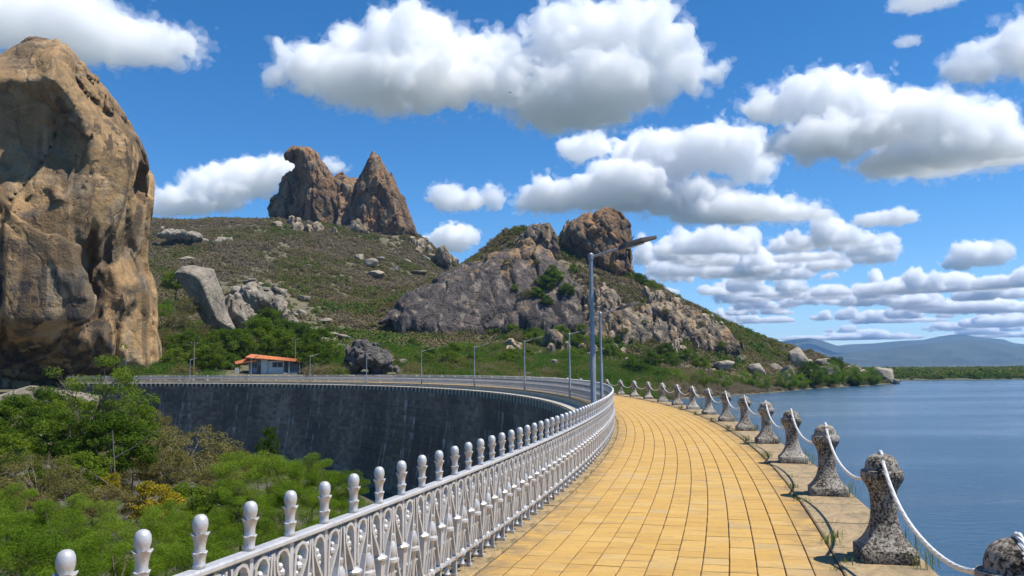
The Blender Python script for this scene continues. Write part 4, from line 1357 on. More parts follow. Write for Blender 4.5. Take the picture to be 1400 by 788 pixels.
def crown_mesh(name, seed, R, n_clump, n_leaf, lw, ll, mat, clump_r=.22, shell=.55, flat_top=0.0, droop=0.0):
    """crown of leaf-sized faces gathered in clumps through an uneven ellipsoid; origin at the crown centre"""
    rg = np.random.default_rng(seed)
    d = rg.normal(size=(n_clump, 3)); d /= np.linalg.norm(d, axis=1, keepdims=True)
    rad = rg.uniform(shell ** 2, 1, n_clump) ** .5
    rad *= 1 + .32 * fbm(d * 1.4 + seed, 2, seed)
    C = d * rad[:, None]
    C[:, 2] = np.where(C[:, 2] < -.35, -.35 + (C[:, 2] + .35) * .4, C[:, 2])
    C *= np.array(R)
    cr_ = clump_r * min(R) * rg.uniform(.6, 1.35, n_clump)
    per = np.maximum(4, (n_leaf / n_clump * (cr_ / cr_.mean()) ** 2)).astype(int)
    idx = np.repeat(np.arange(n_clump), per)
    o = rg.normal(size=(len(idx), 3)); o /= np.linalg.norm(o, axis=1, keepdims=True)
    o *= (rg.uniform(.2, 1, len(idx)) ** .5)[:, None]
    o[:, 2] *= .62
    pts = C[idx] + o * cr_[idx][:, None]
    if droop: pts[:, 2] -= droop * np.abs(rg.normal(size=len(pts))) * .5
    v, f = leaf_quads(pts, rg, lw, ll)
    me = np_mesh(name, v, f, mat, False)
    at = me.attributes.new('leaf_rnd', 'FLOAT', 'POINT')
    at.data.foreach_set('value', np.repeat((rg.uniform(0, 1, n_clump)[idx] * .6 + rg.uniform(0, .4, len(idx))), 4).astype(np.float32))
    return me, C

def trunk_mesh(name, seed, H, R, C, rad, mat, nlimb=9, lean=.2, bare=0):
    """tapered trunk with limbs that reach the crown's clumps; foot at z = 0, crown centre at z = H"""
    rg = np.random.default_rng(seed + 77)
    mb = MB()
    fork = H - R[2] * .75
    lx, ly = rg.uniform(-lean, lean, 2) * R[0]
    mb.tube([(0, 0, -1.6 * H), (0, 0, 0), (lx * .3, ly * .3, fork * .45), (lx, ly, fork)], [rad * 1.25, rad * 1.2, rad, rad * .75], 8)
    pick = rg.choice(len(C), min(nlimb, len(C)), replace=False)
    for k in pick:
        e = C[k] * .92 + np.array([0, 0, H])
        m_ = np.array([lx, ly, fork]) * .5 + e * .5 + rg.normal(size=3) * R[0] * .10
        m_[2] += R[2] * .08
        r0 = rad * rg.uniform(.35, .6)
        mb.tube([(lx, ly, fork - .1), tuple(m_), tuple(e)], [r0, r0 * .6, r0 * .2], 5)
        for _ in range(2 + bare):
            e2 = e + rg.normal(size=3) * np.array(R) * .16
            mb.tube([tuple(m_ * .4 + e * .6), tuple(e2)], [r0 * .4, r0 * .08], 4)
    return mb.mesh(name, mat, True)

KINDS = {}
def kind(key, seed, H, R, ncl, nlf, lw, ll, mat, rad, bark=None, **kw):
    nl = kw.pop('nlimb', 9); bare = kw.pop('bare', 0)
    cm, C = crown_mesh('crown', seed, R, ncl, nlf, lw, ll, mat, **kw)
    KINDS[key] = (cm, trunk_mesh('trunk', seed, H, R, C, rad, bark or MAT_BARK, nl, bare=bare), H, R)
kind('mesq_a', 1, 6.2, (4.2, 4.0, 3.3), 90, 56000, .034, .18, MAT_MESQ, .16, clump_r=.25, droop=.12, shell=.7)
kind('mesq_b', 2, 5.6, (3.8, 4.3, 2.9), 80, 50000, .034, .18, MAT_MESQ, .15, clump_r=.27, droop=.12, shell=.7)
kind('broad_a', 3, 6.5, (3.4, 3.3, 3.0), 110, 17000, .13, .20, MAT_BROAD, .18, clump_r=.24)
kind('broad_b', 4, 5.2, (3.0, 3.4, 2.4), 90, 15000, .12, .19, MAT_BROAD, .15, clump_r=.26)
kind('olive_a', 5, 4.8, (3.8, 3.6, 2.7), 120, 20000, .07, .16, MAT_OLIVE, .12, clump_r=.24, nlimb=22, bare=3, bark=MAT_TWIG)
kind('olive_b', 6, 4.0, (3.0, 3.2, 2.1), 90, 15000, .07, .16, MAT_OLIVE, .10, clump_r=.26, nlimb=20, bare=3, bark=MAT_TWIG)
kind('airy', 7, 8.5, (4.6, 4.2, 4.4), 85, 11000, .10, .22, MAT_BROAD, .17, clump_r=.17, nlimb=26, bare=2)
kind('yellow', 8, 2.6, (1.6, 1.6, 1.5), 40, 5000, .10, .17, MAT_YELLOW, .07, clump_r=.30)
TREE_N = {}
def tree(key, px, py, D, wpx, label, group=None, name='tree', ground=None, hscale=None):
    """crown centre at that pixel, D metres ahead; wpx = crown width in photo pixels; foot on the ground below"""
    cm, tm, H, R = KINDS[key]
    c = P(px, py, D)
    gz = ground if ground is not None else float((valley_z if ground is None else terrain_z)(np.array([c[0]]), np.array([c[1]]))[0])
    s = wpx / (FPX / D) / (2 * R[0] * 1.05)
    H2 = c[2] - gz
    o = empty(name, (c[0], c[1], gz), random.uniform(0, 6.28))
    cr_o = link('crown', cm, o, (0, 0, H2))
    cr_o.scale = (s, s, s * (hscale or 1.0))
    tr_o = link('trunk', tm, o, (0, 0, H2 - H * s))
    tr_o.scale = (s, s, s)
    return tag(o, label, name if name != 'dry_shrub' else 'shrub', group)

# valley trees below the railing
tree('airy', 132, 552, 66, 150, 'tall airy tree with thin branches rising to the dam crest')
MQ, GM = 'feathery bright green mesquite tree in the valley below the finials', 'feathery trees in the valley'
for px, py, D, w in ((30, 790, 30, 190), (140, 795, 28, 170), (250, 790, 30, 150), (-40, 740, 34, 150), (70, 745, 35, 140), (185, 748, 35, 130), (330, 705, 46, 110), (410, 705, 44, 115), (462, 672, 50, 84), (345, 765, 33, 120), (440, 745, 38, 110), (352, 660, 56, 130),
                     (120, 715, 42, 100), (265, 735, 39, 90), (540, 770, 36, 130), (20, 705, 42, 110), (425, 664, 54, 110), (500, 720, 44, 100), (300, 800, 30, 120), (430, 800, 32, 120), (230, 715, 43, 80)):
    tree('mesq_a' if (px + py) % 2 else 'mesq_b', px, py, D, w, MQ, GM)
BQ, GQ = 'leafy mid green tree in the thicket before the far dam face', 'leafy trees in the valley thicket'
for px, py, D, w in ((20, 575, 84, 90), (75, 600, 72, 90), (150, 615, 60, 110), (105, 612, 66, 90), (110, 650, 54, 80), (10, 625, 62, 80), (200, 615, 78, 80), (60, 560, 95, 80), (100, 570, 88, 70), (255, 695, 52, 84), (298, 705, 50, 80), (185, 575, 92, 60), (-40, 590, 70, 90), (30, 660, 52, 80), (160, 590, 80, 70)):
    tree('broad_a' if (px + py) % 3 else 'broad_b', px, py, D, w, BQ, GQ)
tree('olive_a', 262, 628, 70, 140, 'largest dome of dry olive brown foliage before the dam face', name='shrub')
OQ, GO = 'dry olive bush in the valley thicket', 'dry olive bushes in the valley'
for px, py, D, w in ((45, 660, 48, 120), (200, 655, 66, 90), (320, 640, 76, 70), (90, 690, 45, 90), (355, 640, 78, 60), (230, 640, 62, 70), (300, 665, 62, 80), (0, 690, 44, 90), (150, 690, 47, 70), (420, 655, 70, 60), (205, 580, 96, 60), (240, 725, 44, 60)):
    tree('olive_a' if px % 2 else 'olive_b', px, py, D, w, OQ, GO, name='shrub')
tree('yellow', 208, 688, 48, 62, 'yellow flowering shrub between the feathery trees and the olive dome', name='shrub', hscale=1.1)
tree('yellow', 150, 660, 50, 30, 'small yellowing shrub behind the bare twisting stems', name='shrub')
tree('broad_b', 366, 610, 96, 30, 'slender green tree standing close against the dam face', hscale=1.9)

# bare twisting stems
def bare_tree(px, py_top, py_base, D, seed, label):
    a, e = P(px, py_base, D), P(px - 4, py_top, D)
    rg = np.random.default_rng(seed)
    gz = float(valley_z(np.array([a[0]]), np.array([a[1]]))[0])
    o = empty('bare_tree', (a[0], a[1], gz))
    Ht = e[2] - gz
    mb = MB()
    main = [(rg.normal() * .25, rg.normal() * .2, Ht * k / 7) for k in range(8)]
    main[0] = (0, 0, -.3)
    mb.tube(main, [.14, .13, .12, .11, .09, .075, .055, .03], 7)
    mb.build('trunk', MAT_BARK, o, sm=True)
    for k in (2, 3, 4, 5, 6):
        bmb = MB()
        b0 = np.array(main[k])
        dr = rg.normal(size=3) * np.array([1.0, .7, .2]); dr[2] = abs(dr[2]) + .9
        q = [tuple(b0 + dr * t_ * Ht * .12 + rg.normal(size=3) * .08) for t_ in (0, .5, 1.0, 1.4)]
        bmb.tube(q, [.06, .045, .03, .01], 5)
        bmb.build('branch', MAT_BARK, o, sm=True)
    return tag(o, label, 'tree')
bare_tree(156, 588, 700, 52, 3, 'bare dark tree with twisting stem in the valley thicket')
bare_tree(182, 645, 700, 50, 5, 'short bare tree with pale fork beside the yellow shrub')

# trees on the bank behind the dam
def bank(key, px, py, D, w, label, group, hs=1.0):
    c = P(px, py, D)
    gz = float(terrain_z(np.array([c[0]]), np.array([c[1]]))[0])
    return tree(key, px, py, D, w, label, group, ground=min(gz, c[2] - 1.5), hscale=hs)
BB, GBk = 'bright green leafy tree on the bank behind the house', 'trees on the bank above the dam'
for px, py, D, w in ((440, 478, 190, 46), (430, 495, 180, 40), (385, 478, 200, 50), (350, 465, 205, 50), (330, 478, 195, 44), (300, 480, 192, 46), (285, 492, 180, 40), (255, 478, 200, 44),
                     (370, 450, 235, 44), (395, 462, 225, 40), (240, 500, 180, 36), (410, 470, 205, 44), (270, 500, 182, 34), (315, 500, 186, 26)):
    bank('broad_a' if px % 2 else 'broad_b', px, py - 3, D, w * 1.3, BB, GBk)
bank('broad_a', 240, 385, 272, 38, 'dark green tree between the monolith and the leaning slab', None)
bank('mesq_b', 222, 425, 245, 30, 'yellow green bush at the right edge of the monolith', None)
for px, py, D, w in ((220, 465, 215, 44), (240, 440, 240, 40), (255, 420, 255, 36), (215, 490, 190, 36), (300, 470, 230, 40), (275, 455, 245, 36)):
    bank('olive_a', px, py, D, w, 'dry brown bush on the bank beside the monolith', 'dry bushes beside the monolith', 1.2)
LS, GLS = 'round green shrub at the water edge of the lakeside point', 'green shrubs on the lakeside point'
for px, py, D, w in ((1040, 522, 305, 34), (1075, 520, 325, 36), (1110, 514, 350, 40), (1135, 513, 365, 44), (1165, 514, 380, 36), (1190, 515, 392, 30), (1140, 505, 385, 34), (1015, 518, 300, 30), (985, 520, 290, 34),
                     (955, 518, 282, 30), (925, 520, 272, 36), (900, 521, 262, 30), (1195, 520, 398, 20), (1170, 521, 380, 22), (880, 515, 266, 30), (1093, 522, 335, 26)):
    hit = ground_hit(px, py + w * .36, 250)
    if hit is None or hit[2] < WATER_Z - .3: hit = on_z(px, min(py + w * .36, 533), WATER_Z)
    D = hit[1]
    c = P(px, py, D)
    gz = max(WATER_Z - .2, hit[2])
    tree('mesq_a' if px % 3 else 'broad_b', px, py, D, w, LS, GLS, name='shrub', ground=min(gz, c[2] - 1.2), hscale=1.1)
LG, GLG = 'dark green tree at the base of the ribbed crag', 'dark trees under the ribbed crag'
for px, py, D, w in ((865, 500, 300, 34), (890, 494, 305, 34), (915, 494, 310, 32), (940, 488, 318, 30), (910, 480, 326, 28), (958, 498, 308, 26), (880, 508, 285, 30)):
    hit = ground_hit(px, py + w * .38, 250)
    bank('broad_a', px, py, D if hit is None else hit[1], w, LG, GLG)

LT, GLT = 'dark green tree on the slope between the crest lamps and the right hill', 'trees along the foot of the hills'
rtr = random.Random(77)
for j in range(34):
    px = 500 + 360 * (j + rtr.random()) / 34
    py = rtr.uniform(470, 505)
    hit = ground_hit(px, py, 190)
    if hit is None: continue
    w = rtr.uniform(18, 36)
    tree(rtr.choice(['broad_a', 'broad_b', 'olive_a', 'mesq_b']), px, py - w * .3, float(hit[1]), w, LT, GLT, ground=float(hit[2]) - .2)
# shrubs rooted in the ledges and cracks of the right hill's rocks
rsh = random.Random(31)
for j in range(46):
    px, py = rsh.uniform(690, 1000), rsh.uniform(345, 500)
    if py < 330 + max(0, px - 860) * .8 + 30: continue
    hit = hill_hit(px, py)
    if hit is None: continue
    w = rsh.uniform(9, 22)
    tree('broad_b' if rsh.random() < .6 else 'olive_b', px, py - w * .2, float(hit[1]) - .4, w, 'small shrub rooted in the rocks of the right hill', 'shrubs among the right hill rocks', name='shrub', ground=float(hit[2]) - .3)
for px, py, w in ((745, 392, 34), (760, 382, 26), (735, 405, 24), (775, 400, 26), (872, 388, 30), (850, 382, 24), (890, 396, 24), (700, 455, 24), (725, 462, 26), (688, 470, 26)):
    hit = hill_hit(px, py)
    if hit is not None: tree('broad_a', px, py - 3, float(hit[1]) - .5, w, 'green tree in the cleft below the summit rock', 'green trees in the right hill clefts', ground=float(hit[2]) - .3)

# scrub that covers the hills and the far shore: instanced bushes as one mass
scrub_col = bpy.data.collections.new('scrub_kinds')
near_col = bpy.data.collections.new('near_scrub_kinds')
rgs = np.random.default_rng(9)
for k in range(12):
    n_c, nl, lw_, ll_, sp_ = (16, 230, .17, .26, .17) if k < 6 else (30, 2200, .04, .075, .15)
    d = rgs.normal(size=(n_c, 3)); d /= np.linalg.norm(d, axis=1, keepdims=True); d[:, 2] = np.abs(d[:, 2])
    C = d * rgs.uniform(.45, .95, (n_c, 1)) * np.array([1, 1, .85])
    idx = rgs.integers(0, n_c, nl)
    pts = C[idx] + rgs.normal(size=(nl, 3)) * sp_
    pts[:, 2] = np.maximum(pts[:, 2], -.05)
    v, f = leaf_quads(pts, rgs, lw_, ll_)
    me = np_mesh('scrub_bush', v, f, MAT_SCRUB, False)
    at = me.attributes.new('leaf_rnd', 'FLOAT', 'POINT')
    at.data.foreach_set('value', np.repeat(rgs.uniform(0, 1, nl), 4).astype(np.float32))
    (scrub_col if k < 6 else near_col).objects.link(bpy.data.objects.new('scrub_bush', me))

def scatter(name, pts, scale, tint, label, cat, kinds=None):
    n = len(pts)
    me = bpy.data.meshes.new(name)
    me.vertices.add(n)
    me.vertices.foreach_set('co', np.asarray(pts, np.float32).ravel())
    for nm, arr in (('size', scale), ('tint', tint), ('spin', rgs.uniform(0, 6.28, n))):
        a = me.attributes.new(nm, 'FLOAT', 'POINT'); a.data.foreach_set('value', np.asarray(arr, np.float32))
    a = me.attributes.new('pick', 'INT', 'POINT'); a.data.foreach_set('value', rgs.integers(0, 6, n).astype(np.int32))
    o = link(name, me)
    ng = bpy.data.node_groups.new(name + '_nodes', 'GeometryNodeTree')
    ng.interface.new_socket('Geometry', in_out='INPUT', socket_type='NodeSocketGeometry')
    ng.interface.new_socket('Geometry', in_out='OUTPUT', socket_type='NodeSocketGeometry')
    N = ng.nodes; L = ng.links
    gi, go = N.new('NodeGroupInput'), N.new('NodeGroupOutput')
    ci = N.new('GeometryNodeCollectionInfo'); ci.inputs['Collection'].default_value = kinds or scrub_col
    ci.inputs['Separate Children'].default_value = True; ci.inputs['Reset Children'].default_value = True
    ip = N.new('GeometryNodeInstanceOnPoints'); ip.inputs['Pick Instance'].default_value = True
    def attr(nm, dt='FLOAT'):
        q = N.new('GeometryNodeInputNamedAttribute'); q.data_type = dt; q.inputs['Name'].default_value = nm
        return q.outputs[0]
    cx_ = N.new('ShaderNodeCombineXYZ'); L.new(attr('spin'), cx_.inputs['Z'])
    L.new(gi.outputs[0], ip.inputs['Points']); L.new(ci.outputs[0], ip.inputs['Instance'])
    L.new(attr('pick', 'INT'), ip.inputs['Instance Index']); L.new(cx_.outputs[0], ip.inputs['Rotation'])
    L.new(attr('size'), ip.inputs['Scale']); L.new(ip.outputs[0], go.inputs[0])
    md = o.modifiers.new('scatter', 'NODES'); md.node_group = ng
    return tag(o, label, cat, kind='stuff')

def in_view(p, m=160):
    d = p - EYE
    zc = d @ _F
    u = 700 + FPX * (d @ _r2) / zc; v_ = 394 - FPX * (d @ _u2) / zc
    return (u > -m) & (u < 1400 + m), u, v_
n = 150000
az = rgs.uniform(-.62, .50, n); Dd = np.sqrt(rgs.uniform(175 ** 2, 690 ** 2, n))
X, Y = Dd * np.sin(az), Dd * np.cos(az)
Z = terrain_z(X, Y)
p3 = np.stack([X, Y, Z], 1)
ok, u, v_ = in_view(p3)
q = np.stack([X, Y, Z * 0], 1)
rr_ = np.hypot(X - CX, Y - CY)
ok &= (Z > WATER_Z + .2) & (rr_ > RB + 12)
dens = .62 + 1.1 * fbm(q / 26, 4, 301)
ok &= rgs.uniform(0, 1, n) < np.clip(dens + .25, .12, 1) * smooth(120, 420, Dd + 130)
# keep the house plot open
ok &= ~((np.abs(u - 362) < 66) & (Dd < 212))
ok &= ~((np.abs(u - 505) < 42) & (Dd < 200))
stony = poly_sd([(290, 380), (335, 372), (390, 385), (420, 425), (470, 455), (560, 490), (540, 503), (440, 478), (395, 474), (340, 456), (305, 432)], u, v_) < 0
ok &= ~(stony & (rgs.uniform(0, 1, n) < .8))
p3, u, v_, q, Dd, Z = p3[ok], u[ok], v_[ok], q[ok], Dd[ok], Z[ok]
lush = .42 + .62 * fbm(q / 45, 3, 311) + .30 * perlin(q / 9, 317)
lush += .12 * smooth(330, 200, Dd) - .24 * smooth(14, 55, Z)
lush -= .55 * smooth(880, 960, u) * smooth(1120, 1040, u) * smooth(3, -4, Z)      # dead grey growth on the drawdown shore
lush += rgs.normal(size=len(Z)) * .10
size = (.7 + 1.9 * rgs.uniform(0, 1, len(Z)) ** 1.8) * (1 + .35 * smooth(300, 200, Dd)) * np.where(Z < -3, .75, 1)
big = rgs.uniform(0, 1, len(Z)) < .05
size = np.where(big, size * 1.5 + .6, size)
bank_ = smooth(360, 270, Dd) * smooth(-6.5, -3, Z)
size = np.minimum(size * (1 + .6 * bank_), 3.0)
lush = lush + bank_ * (.8 * perlin(q / 6.5, 333) + .28)
lush = np.where(big, lush + .3, lush)
p3[:, 2] -= .15
nr = Dd < 285
keep_ = rgs.uniform(0, 1, len(Z)) > .45 * bank_
p3, size, lush, nr = p3[keep_], size[keep_], lush[keep_], nr[keep_]
scatter('hill_scrub', p3[~nr], size[~nr], np.clip(lush, 0, 1)[~nr], 'dense dry caatinga scrub covering the hillsides', 'scrub')
scatter('bank_scrub', p3[nr], size[nr], np.clip(lush, 0, 1)[nr], 'greener scrub on the bank just behind the dam', 'scrub', near_col)
n = 16000
az = rgs.uniform(.12, .60, n); Dd = np.sqrt(rgs.uniform(470 ** 2, 1500 ** 2, n))
X, Y = Dd * np.sin(az), Dd * np.cos(az)
Z = plain_z(X, Y)
ok = (Z > WATER_Z + .5) & (X > 90)
p3 = np.stack([X, Y, Z], 1)[ok]
q = np.stack([X, Y, Z * 0], 1)[ok]
lush = .72 + .3 * fbm(q / 60, 2, 401) + rgs.normal(size=len(q)) * .08
scatter('shore_scrub', p3, rgs.uniform(1.6, 4.2, len(q)) * (1 + .6 * fbm(q / 40, 2, 407)), np.clip(lush, 0, 1), 'belt of green trees and bushes along the far lake shore', 'scrub')

# ------------------------------------------------------------------ house behind the dam
MAT_ROOF = simple('clay_roof_tile', (.50, .17, .06), .85, var=.3, scale=2.5, bump=.8, bscale=9)
MAT_WALL = simple('whitewashed_wall', (.62, .60, .56), .9, var=.12, scale=1.5)
MAT_WALLG = simple('grey_plaster', (.30, .31, .34), .9, var=.15, scale=1.5)
MAT_DARK = simple('dark_window', (.03, .03, .035), .3, var=.2)
MAT_WOOD = simple('weathered_wood', (.20, .16, .12), .9, var=.25, scale=4)
HD = 178.0
h0 = P(365, 513.5, HD)
hz_ = min(h0[2], 0.2)
house = empty('house', (h0[0], h0[1], hz_))
tag(house, 'low whitewashed house with orange clay roof on the bank behind the dam', 'house')
def hp(px, py, dy=0.0):
    q = P(px, py, HD)
    return np.array([q[0] - h0[0], dy, q[2] - hz_])
def hbox(name, x0, x1, y0, y1, d0, d1, mat, parent=house):
    a, c = hp(x0, y1), hp(x1, y0)
    return MB().box(a[0], c[0], d0, d1, a[2], c[2]).build(name, mat, parent)
def roofq(name, fl, fr, br, bl, dep):
    mb = MB()
    A, B, C_, D_ = (Vector(hp(*fl, -1.2)), Vector(hp(*fr, -1.2)), Vector(hp(*br, dep)), Vector(hp(*bl, dep)))
    n = 14
    mb.slab([A, B, C_, D_], .10)
    r_ = mb.build(name, MAT_ROOF, house)
    t = MB()                                     # rows of half-round tiles running down the slope
    m_ = int((B - A).length / .32)
    for i in range(m_ + 1):
        u = i / m_
        t.tube([tuple(A.lerp(B, u) + Vector((0, 0, .02))), tuple(D_.lerp(C_, u) + Vector((0, 0, .02)))], .085, 6)
    t.build('tile_row', MAT_ROOF, r_)['kind'] = 'stuff'
    return r_
roofq('roof', (338, 489.0), (414, 495.0), (399, 491.0), (334, 484.0), 5.0)
roofq('porch_roof', (325, 498), (352, 493.6), (340, 489), (318, 494.5), 1.6)
hbox('wall', 357, 366, 492, 514.5, -.2, 4.2, MAT_WALL)
hbox('wall', 366, 388, 493.5, 514.5, 0.0, 4.0, MAT_WALL)
hbox('wall', 338.5, 357, 489.8, 514.5, .6, 4.4, MAT_WALLG)
hbox('wall', 388, 409, 495.0, 514.5, 2.2, 4.0, MAT_WALLG)
hbox('low_wall', 389, 408, 509.5, 514.5, -1.0, -.8, MAT_WALL)
hbox('pillar', 323.5, 328.5, 503, 514.5, -1.2, -.6, MAT_WALL)
w_ = hbox('window', 372.5, 386.5, 495.5, 502.5, -.03, .06, MAT_DARK)
hbox('window_frame', 379, 379.8, 495.5, 502.5, -.06, -.03, MAT_WALL, w_)
w_ = hbox('window', 344, 350, 497, 503, .55, .62, MAT_DARK)
hbox('window_frame', 346.6, 347.2, 497, 503, .50, .55, MAT_WALL, w_)
d_ = hbox('door', 350.5, 355.5, 500, 514.5, .52, .62, MAT_WOOD)
for x in (396.5, 411):
    hbox('post', x, x + 1.0, 494.6, 514.5, -1.1, -.95, MAT_WALL)
for x in (319, 333, 343):
    hbox('post', x, x + .7, 496.5, 514.5, -1.1, -1.0, MAT_WOOD)
h2 = ground_hit(566, 491, 230, 420)
if h2 is not None:
    ho = empty('cottage', tuple(h2))
    tag(ho, 'tiny white cottage with red roof among the trees', 'house')
    s_ = h2[1] / FPX
    MB().box(-8 * s_, 8 * s_, 0, 4, -1, 6 * s_).build('wall', MAT_WALL, ho)
    rfm = MB()
    rfm.add([(-9.5 * s_, -.6, 5.5 * s_), (9.5 * s_, -.6, 5.5 * s_), (9.5 * s_, 2, 9 * s_), (-9.5 * s_, 2, 9 * s_), (9.5 * s_, 4.6, 5.5 * s_), (-9.5 * s_, 4.6, 5.5 * s_)], [(0, 1, 2, 3), (3, 2, 4, 5), (0, 3, 5), (1, 4, 2), (0, 5, 4, 1)])
    rfm.build('roof', simple('red_roof', (.45, .10, .06), .9), ho)
    MB().box(-2 * s_, 1 * s_, -.06, .0, 0, 4.2 * s_).build('door', MAT_DARK, ho)
    MB().box(3.5 * s_, 6 * s_, -.06, .0, 2 * s_, 4.2 * s_).build('window', MAT_DARK, ho)
# wooden utility poles behind the crest
for px, pt, D, lab in ((264.5, 467, 172, 'grey utility pole on the bank close to the monolith'), (403, 463, 186, 'wooden utility pole rising behind the house roof')):
    a, e = P(px, 514, D), P(px, pt, D)
    o = empty('utility_pole', (a[0], a[1], a[2] - .6))
    tag(o, lab, 'pole')
    Hh = e[2] - a[2] + .6
    MB().lathe([(.16, 0), (.13, Hh * .6), (.10, Hh)], 8).build('shaft', MAT_WOOD, o, sm=True)
    MB().box(-.7, .7, -.06, .06, Hh - .45, Hh - .33).build('crossarm', MAT_WOOD, o)
    for x in (-.6, 0, .6):
        MB().lathe([(.03, Hh - .33), (.05, Hh - .28), (.04, Hh - .2), (.01, Hh - .16)], 6, (x, 0)).build('insulator', MAT_WALL, o)

# blue and yellow painted boards hung on the lake side beyond the bend
MAT_BLUE = simple('blue_board', (.03, .22, .50), .6, var=.2)
MAT_YEL = simple('cream_board', (.55, .45, .22), .6, var=.2)
for k, (i, mt, nm) in enumerate(((14.4, MAT_BLUE, 'blue'), (15.4, MAT_BLUE, 'blue'), (16.4, MAT_BLUE, 'blue'), (17.4, MAT_BLUE, 'blue'), (15.9, MAT_YEL, 'cream'))):
    t = TB0 + i * SB / RB + .03
    o = empty('board', (CX + (RB - .30) * math.cos(t), CY + (RB - .30) * math.sin(t), 0), t)
    tag(o, nm + ' painted board leaning at the lakeside ledge beyond the bend', 'board', nm + ' boards beyond the bend')
    MB().box(-.02, .02, -.75, .75, .03, .74).build('panel', mt, o)
    MB().box(.02, .05, -.70, -.62, .03, .68).build('batten', MAT_WOOD, o)
    MB().box(.02, .05, .62, .70, .03, .68).build('batten', MAT_WOOD, o)

# bird high over the hills
bc = P(697, 127, 230)
bird = MB()
bird.tube([(-.32, 0, .0), (-.18, 0, .02), (0, 0, .03), (.16, 0, .02), (.26, 0, .03), (.33, 0, .01)], [.02, .07, .10, .08, .05, .01], 8)
for sg in (-1, 1):
    bird.add([(.10, sg * .06, .05), (.14, sg * .40, .22), (.02, sg * .82, .14), (-.06, sg * .80, .13), (-.10, sg * .40, .19), (-.12, sg * .06, .04),
              (.10, sg * .06, .03), (.14, sg * .40, .20), (.02, sg * .82, .125), (-.06, sg * .80, .115), (-.10, sg * .40, .17), (-.12, sg * .06, .02)],
             [(0, 1, 2, 3, 4, 5), (11, 10, 9, 8, 7, 6), (0, 6, 7, 1), (1, 7, 8, 2), (2, 8, 9, 3), (3, 9, 10, 4), (4, 10, 11, 5)])
bird.add([(-.28, -.03, .01), (-.55, -.12, .0), (-.55, .12, .0), (-.28, .03, .01), (-.28, -.03, -.01), (-.55, -.12, -.01), (-.55, .12, -.01), (-.28, .03, -.01)],
         [(0, 1, 2, 3), (7, 6, 5, 4), (0, 4, 5, 1), (1, 5, 6, 2), (2, 6, 7, 3)])
bo = bird.build('bird', simple('black_plumage', (.02, .02, .02), .8), None, bc, .6)
bo.rotation_euler = (.35, .1, .9)
tag(bo, 'black soaring bird before the largest cumulus cloud', 'bird')

# dry grass and weeds in the joints of the ledge and the kerb
MAT_GRASS = leaf_mat('dry_grass', [(.2, (.16, .15, .05)), (.5, (.20, .20, .06)), (.8, (.13, .20, .04))], trans=.3)
rgg = np.random.default_rng(15)
V = []
def tuft(x, y, z, n, hgt, spread):
    for _ in range(n):
        a = rgg.uniform(0, 6.28); l = hgt * rgg.uniform(.5, 1.1); ln = rgg.uniform(.1, .6)
        bx, by = x + rgg.normal() * spread, y + rgg.normal() * spread
        dx, dy = math.cos(a), math.sin(a)
        w = .003
        m1 = (bx + dx * l * ln * .4, by + dy * l * ln * .4, z + l * .65)
        e = (bx + dx * l * ln, by + dy * l * ln, z + l * .9)
        V.append([(bx - dy * w, by + dx * w, z), (bx + dy * w, by - dx * w, z), (m1[0] + dy * w, m1[1] - dx * w, m1[2]), (m1[0] - dy * w, m1[1] + dx * w, m1[2])])
        V.append([(m1[0] - dy * w, m1[1] + dx * w, m1[2]), (m1[0] + dy * w, m1[1] - dx * w, m1[2]), e, e])
def tuft_arc(s, r, z, n, hgt, sp): tuft(*arc(s, r)[:2], z, n, hgt, sp)
for i in range(9):
    t = TB0 + (i - 1) * SB / RB
    s = (t - T0) * RF
    for ds, rr2, n_, h_ in ((.5, RB - .36, 26, .11), (.75, RB - .34, 30, .13), (-.45, RB - .33, 18, .09), (1.2, RB - .30, 10, .07), (-.2, RB + .25, 14, .22), (.2, RB + .27, 16, .25)):
        if rgg.uniform() < .85: tuft_arc(s + ds + rgg.normal() * .15, rr2 + rgg.normal() * .02, .02, n_, h_ * rgg.uniform(.7, 1.3), .05)
for k in range(70):
    tuft_arc(rgg.uniform(1.5, 26), rgg.choice([R_T0 - .02, RF - .1, R_T1 + .01]) + rgg.normal() * .02, .0, 7, .05, .03)
vv = np.array(V).reshape(-1, 3)
gm = np_mesh('grass', vv, np.arange(len(vv)).reshape(-1, 4), MAT_GRASS, False)
at = gm.attributes.new('leaf_rnd', 'FLOAT', 'POINT'); at.data.foreach_set('value', np.repeat(rgg.uniform(0, 1, len(V)), 4).astype(np.float32))
tag(link('grass', gm), 'dry grass tufts growing in the joints of the ledge', 'grass', kind='stuff')
# leafy weed behind the first whole bollard
c_ = BOL[2][1]
rgw = np.random.default_rng(2)
pts = np.array([c_]) + np.array([[.15, .17, .12]]) + rgw.normal(size=(26, 3)) * np.array([[.04, .04, .13]])
pts[:, 2] = np.clip(pts[:, 2], .04, .62)
v, f = leaf_quads(pts, rgw, .03, .045)
wd = np_mesh('weed', v - np.array([c_]), f, leaf_mat('weed_leaf', [(.2, (.06, .14, .015)), (.8, (.12, .24, .02))]), False)
wo_ = empty('weed', c_)
tag(wo_, 'small green weed sprouting behind a bollard on the ledge', 'plant')
link('leaves', wd, wo_)
MB().tube([(.17, .19, .02), (.16, .18, .25), (.14, .17, .5)], [.004, .003, .002], 5).build('stem', MAT_GRASS, wo_)

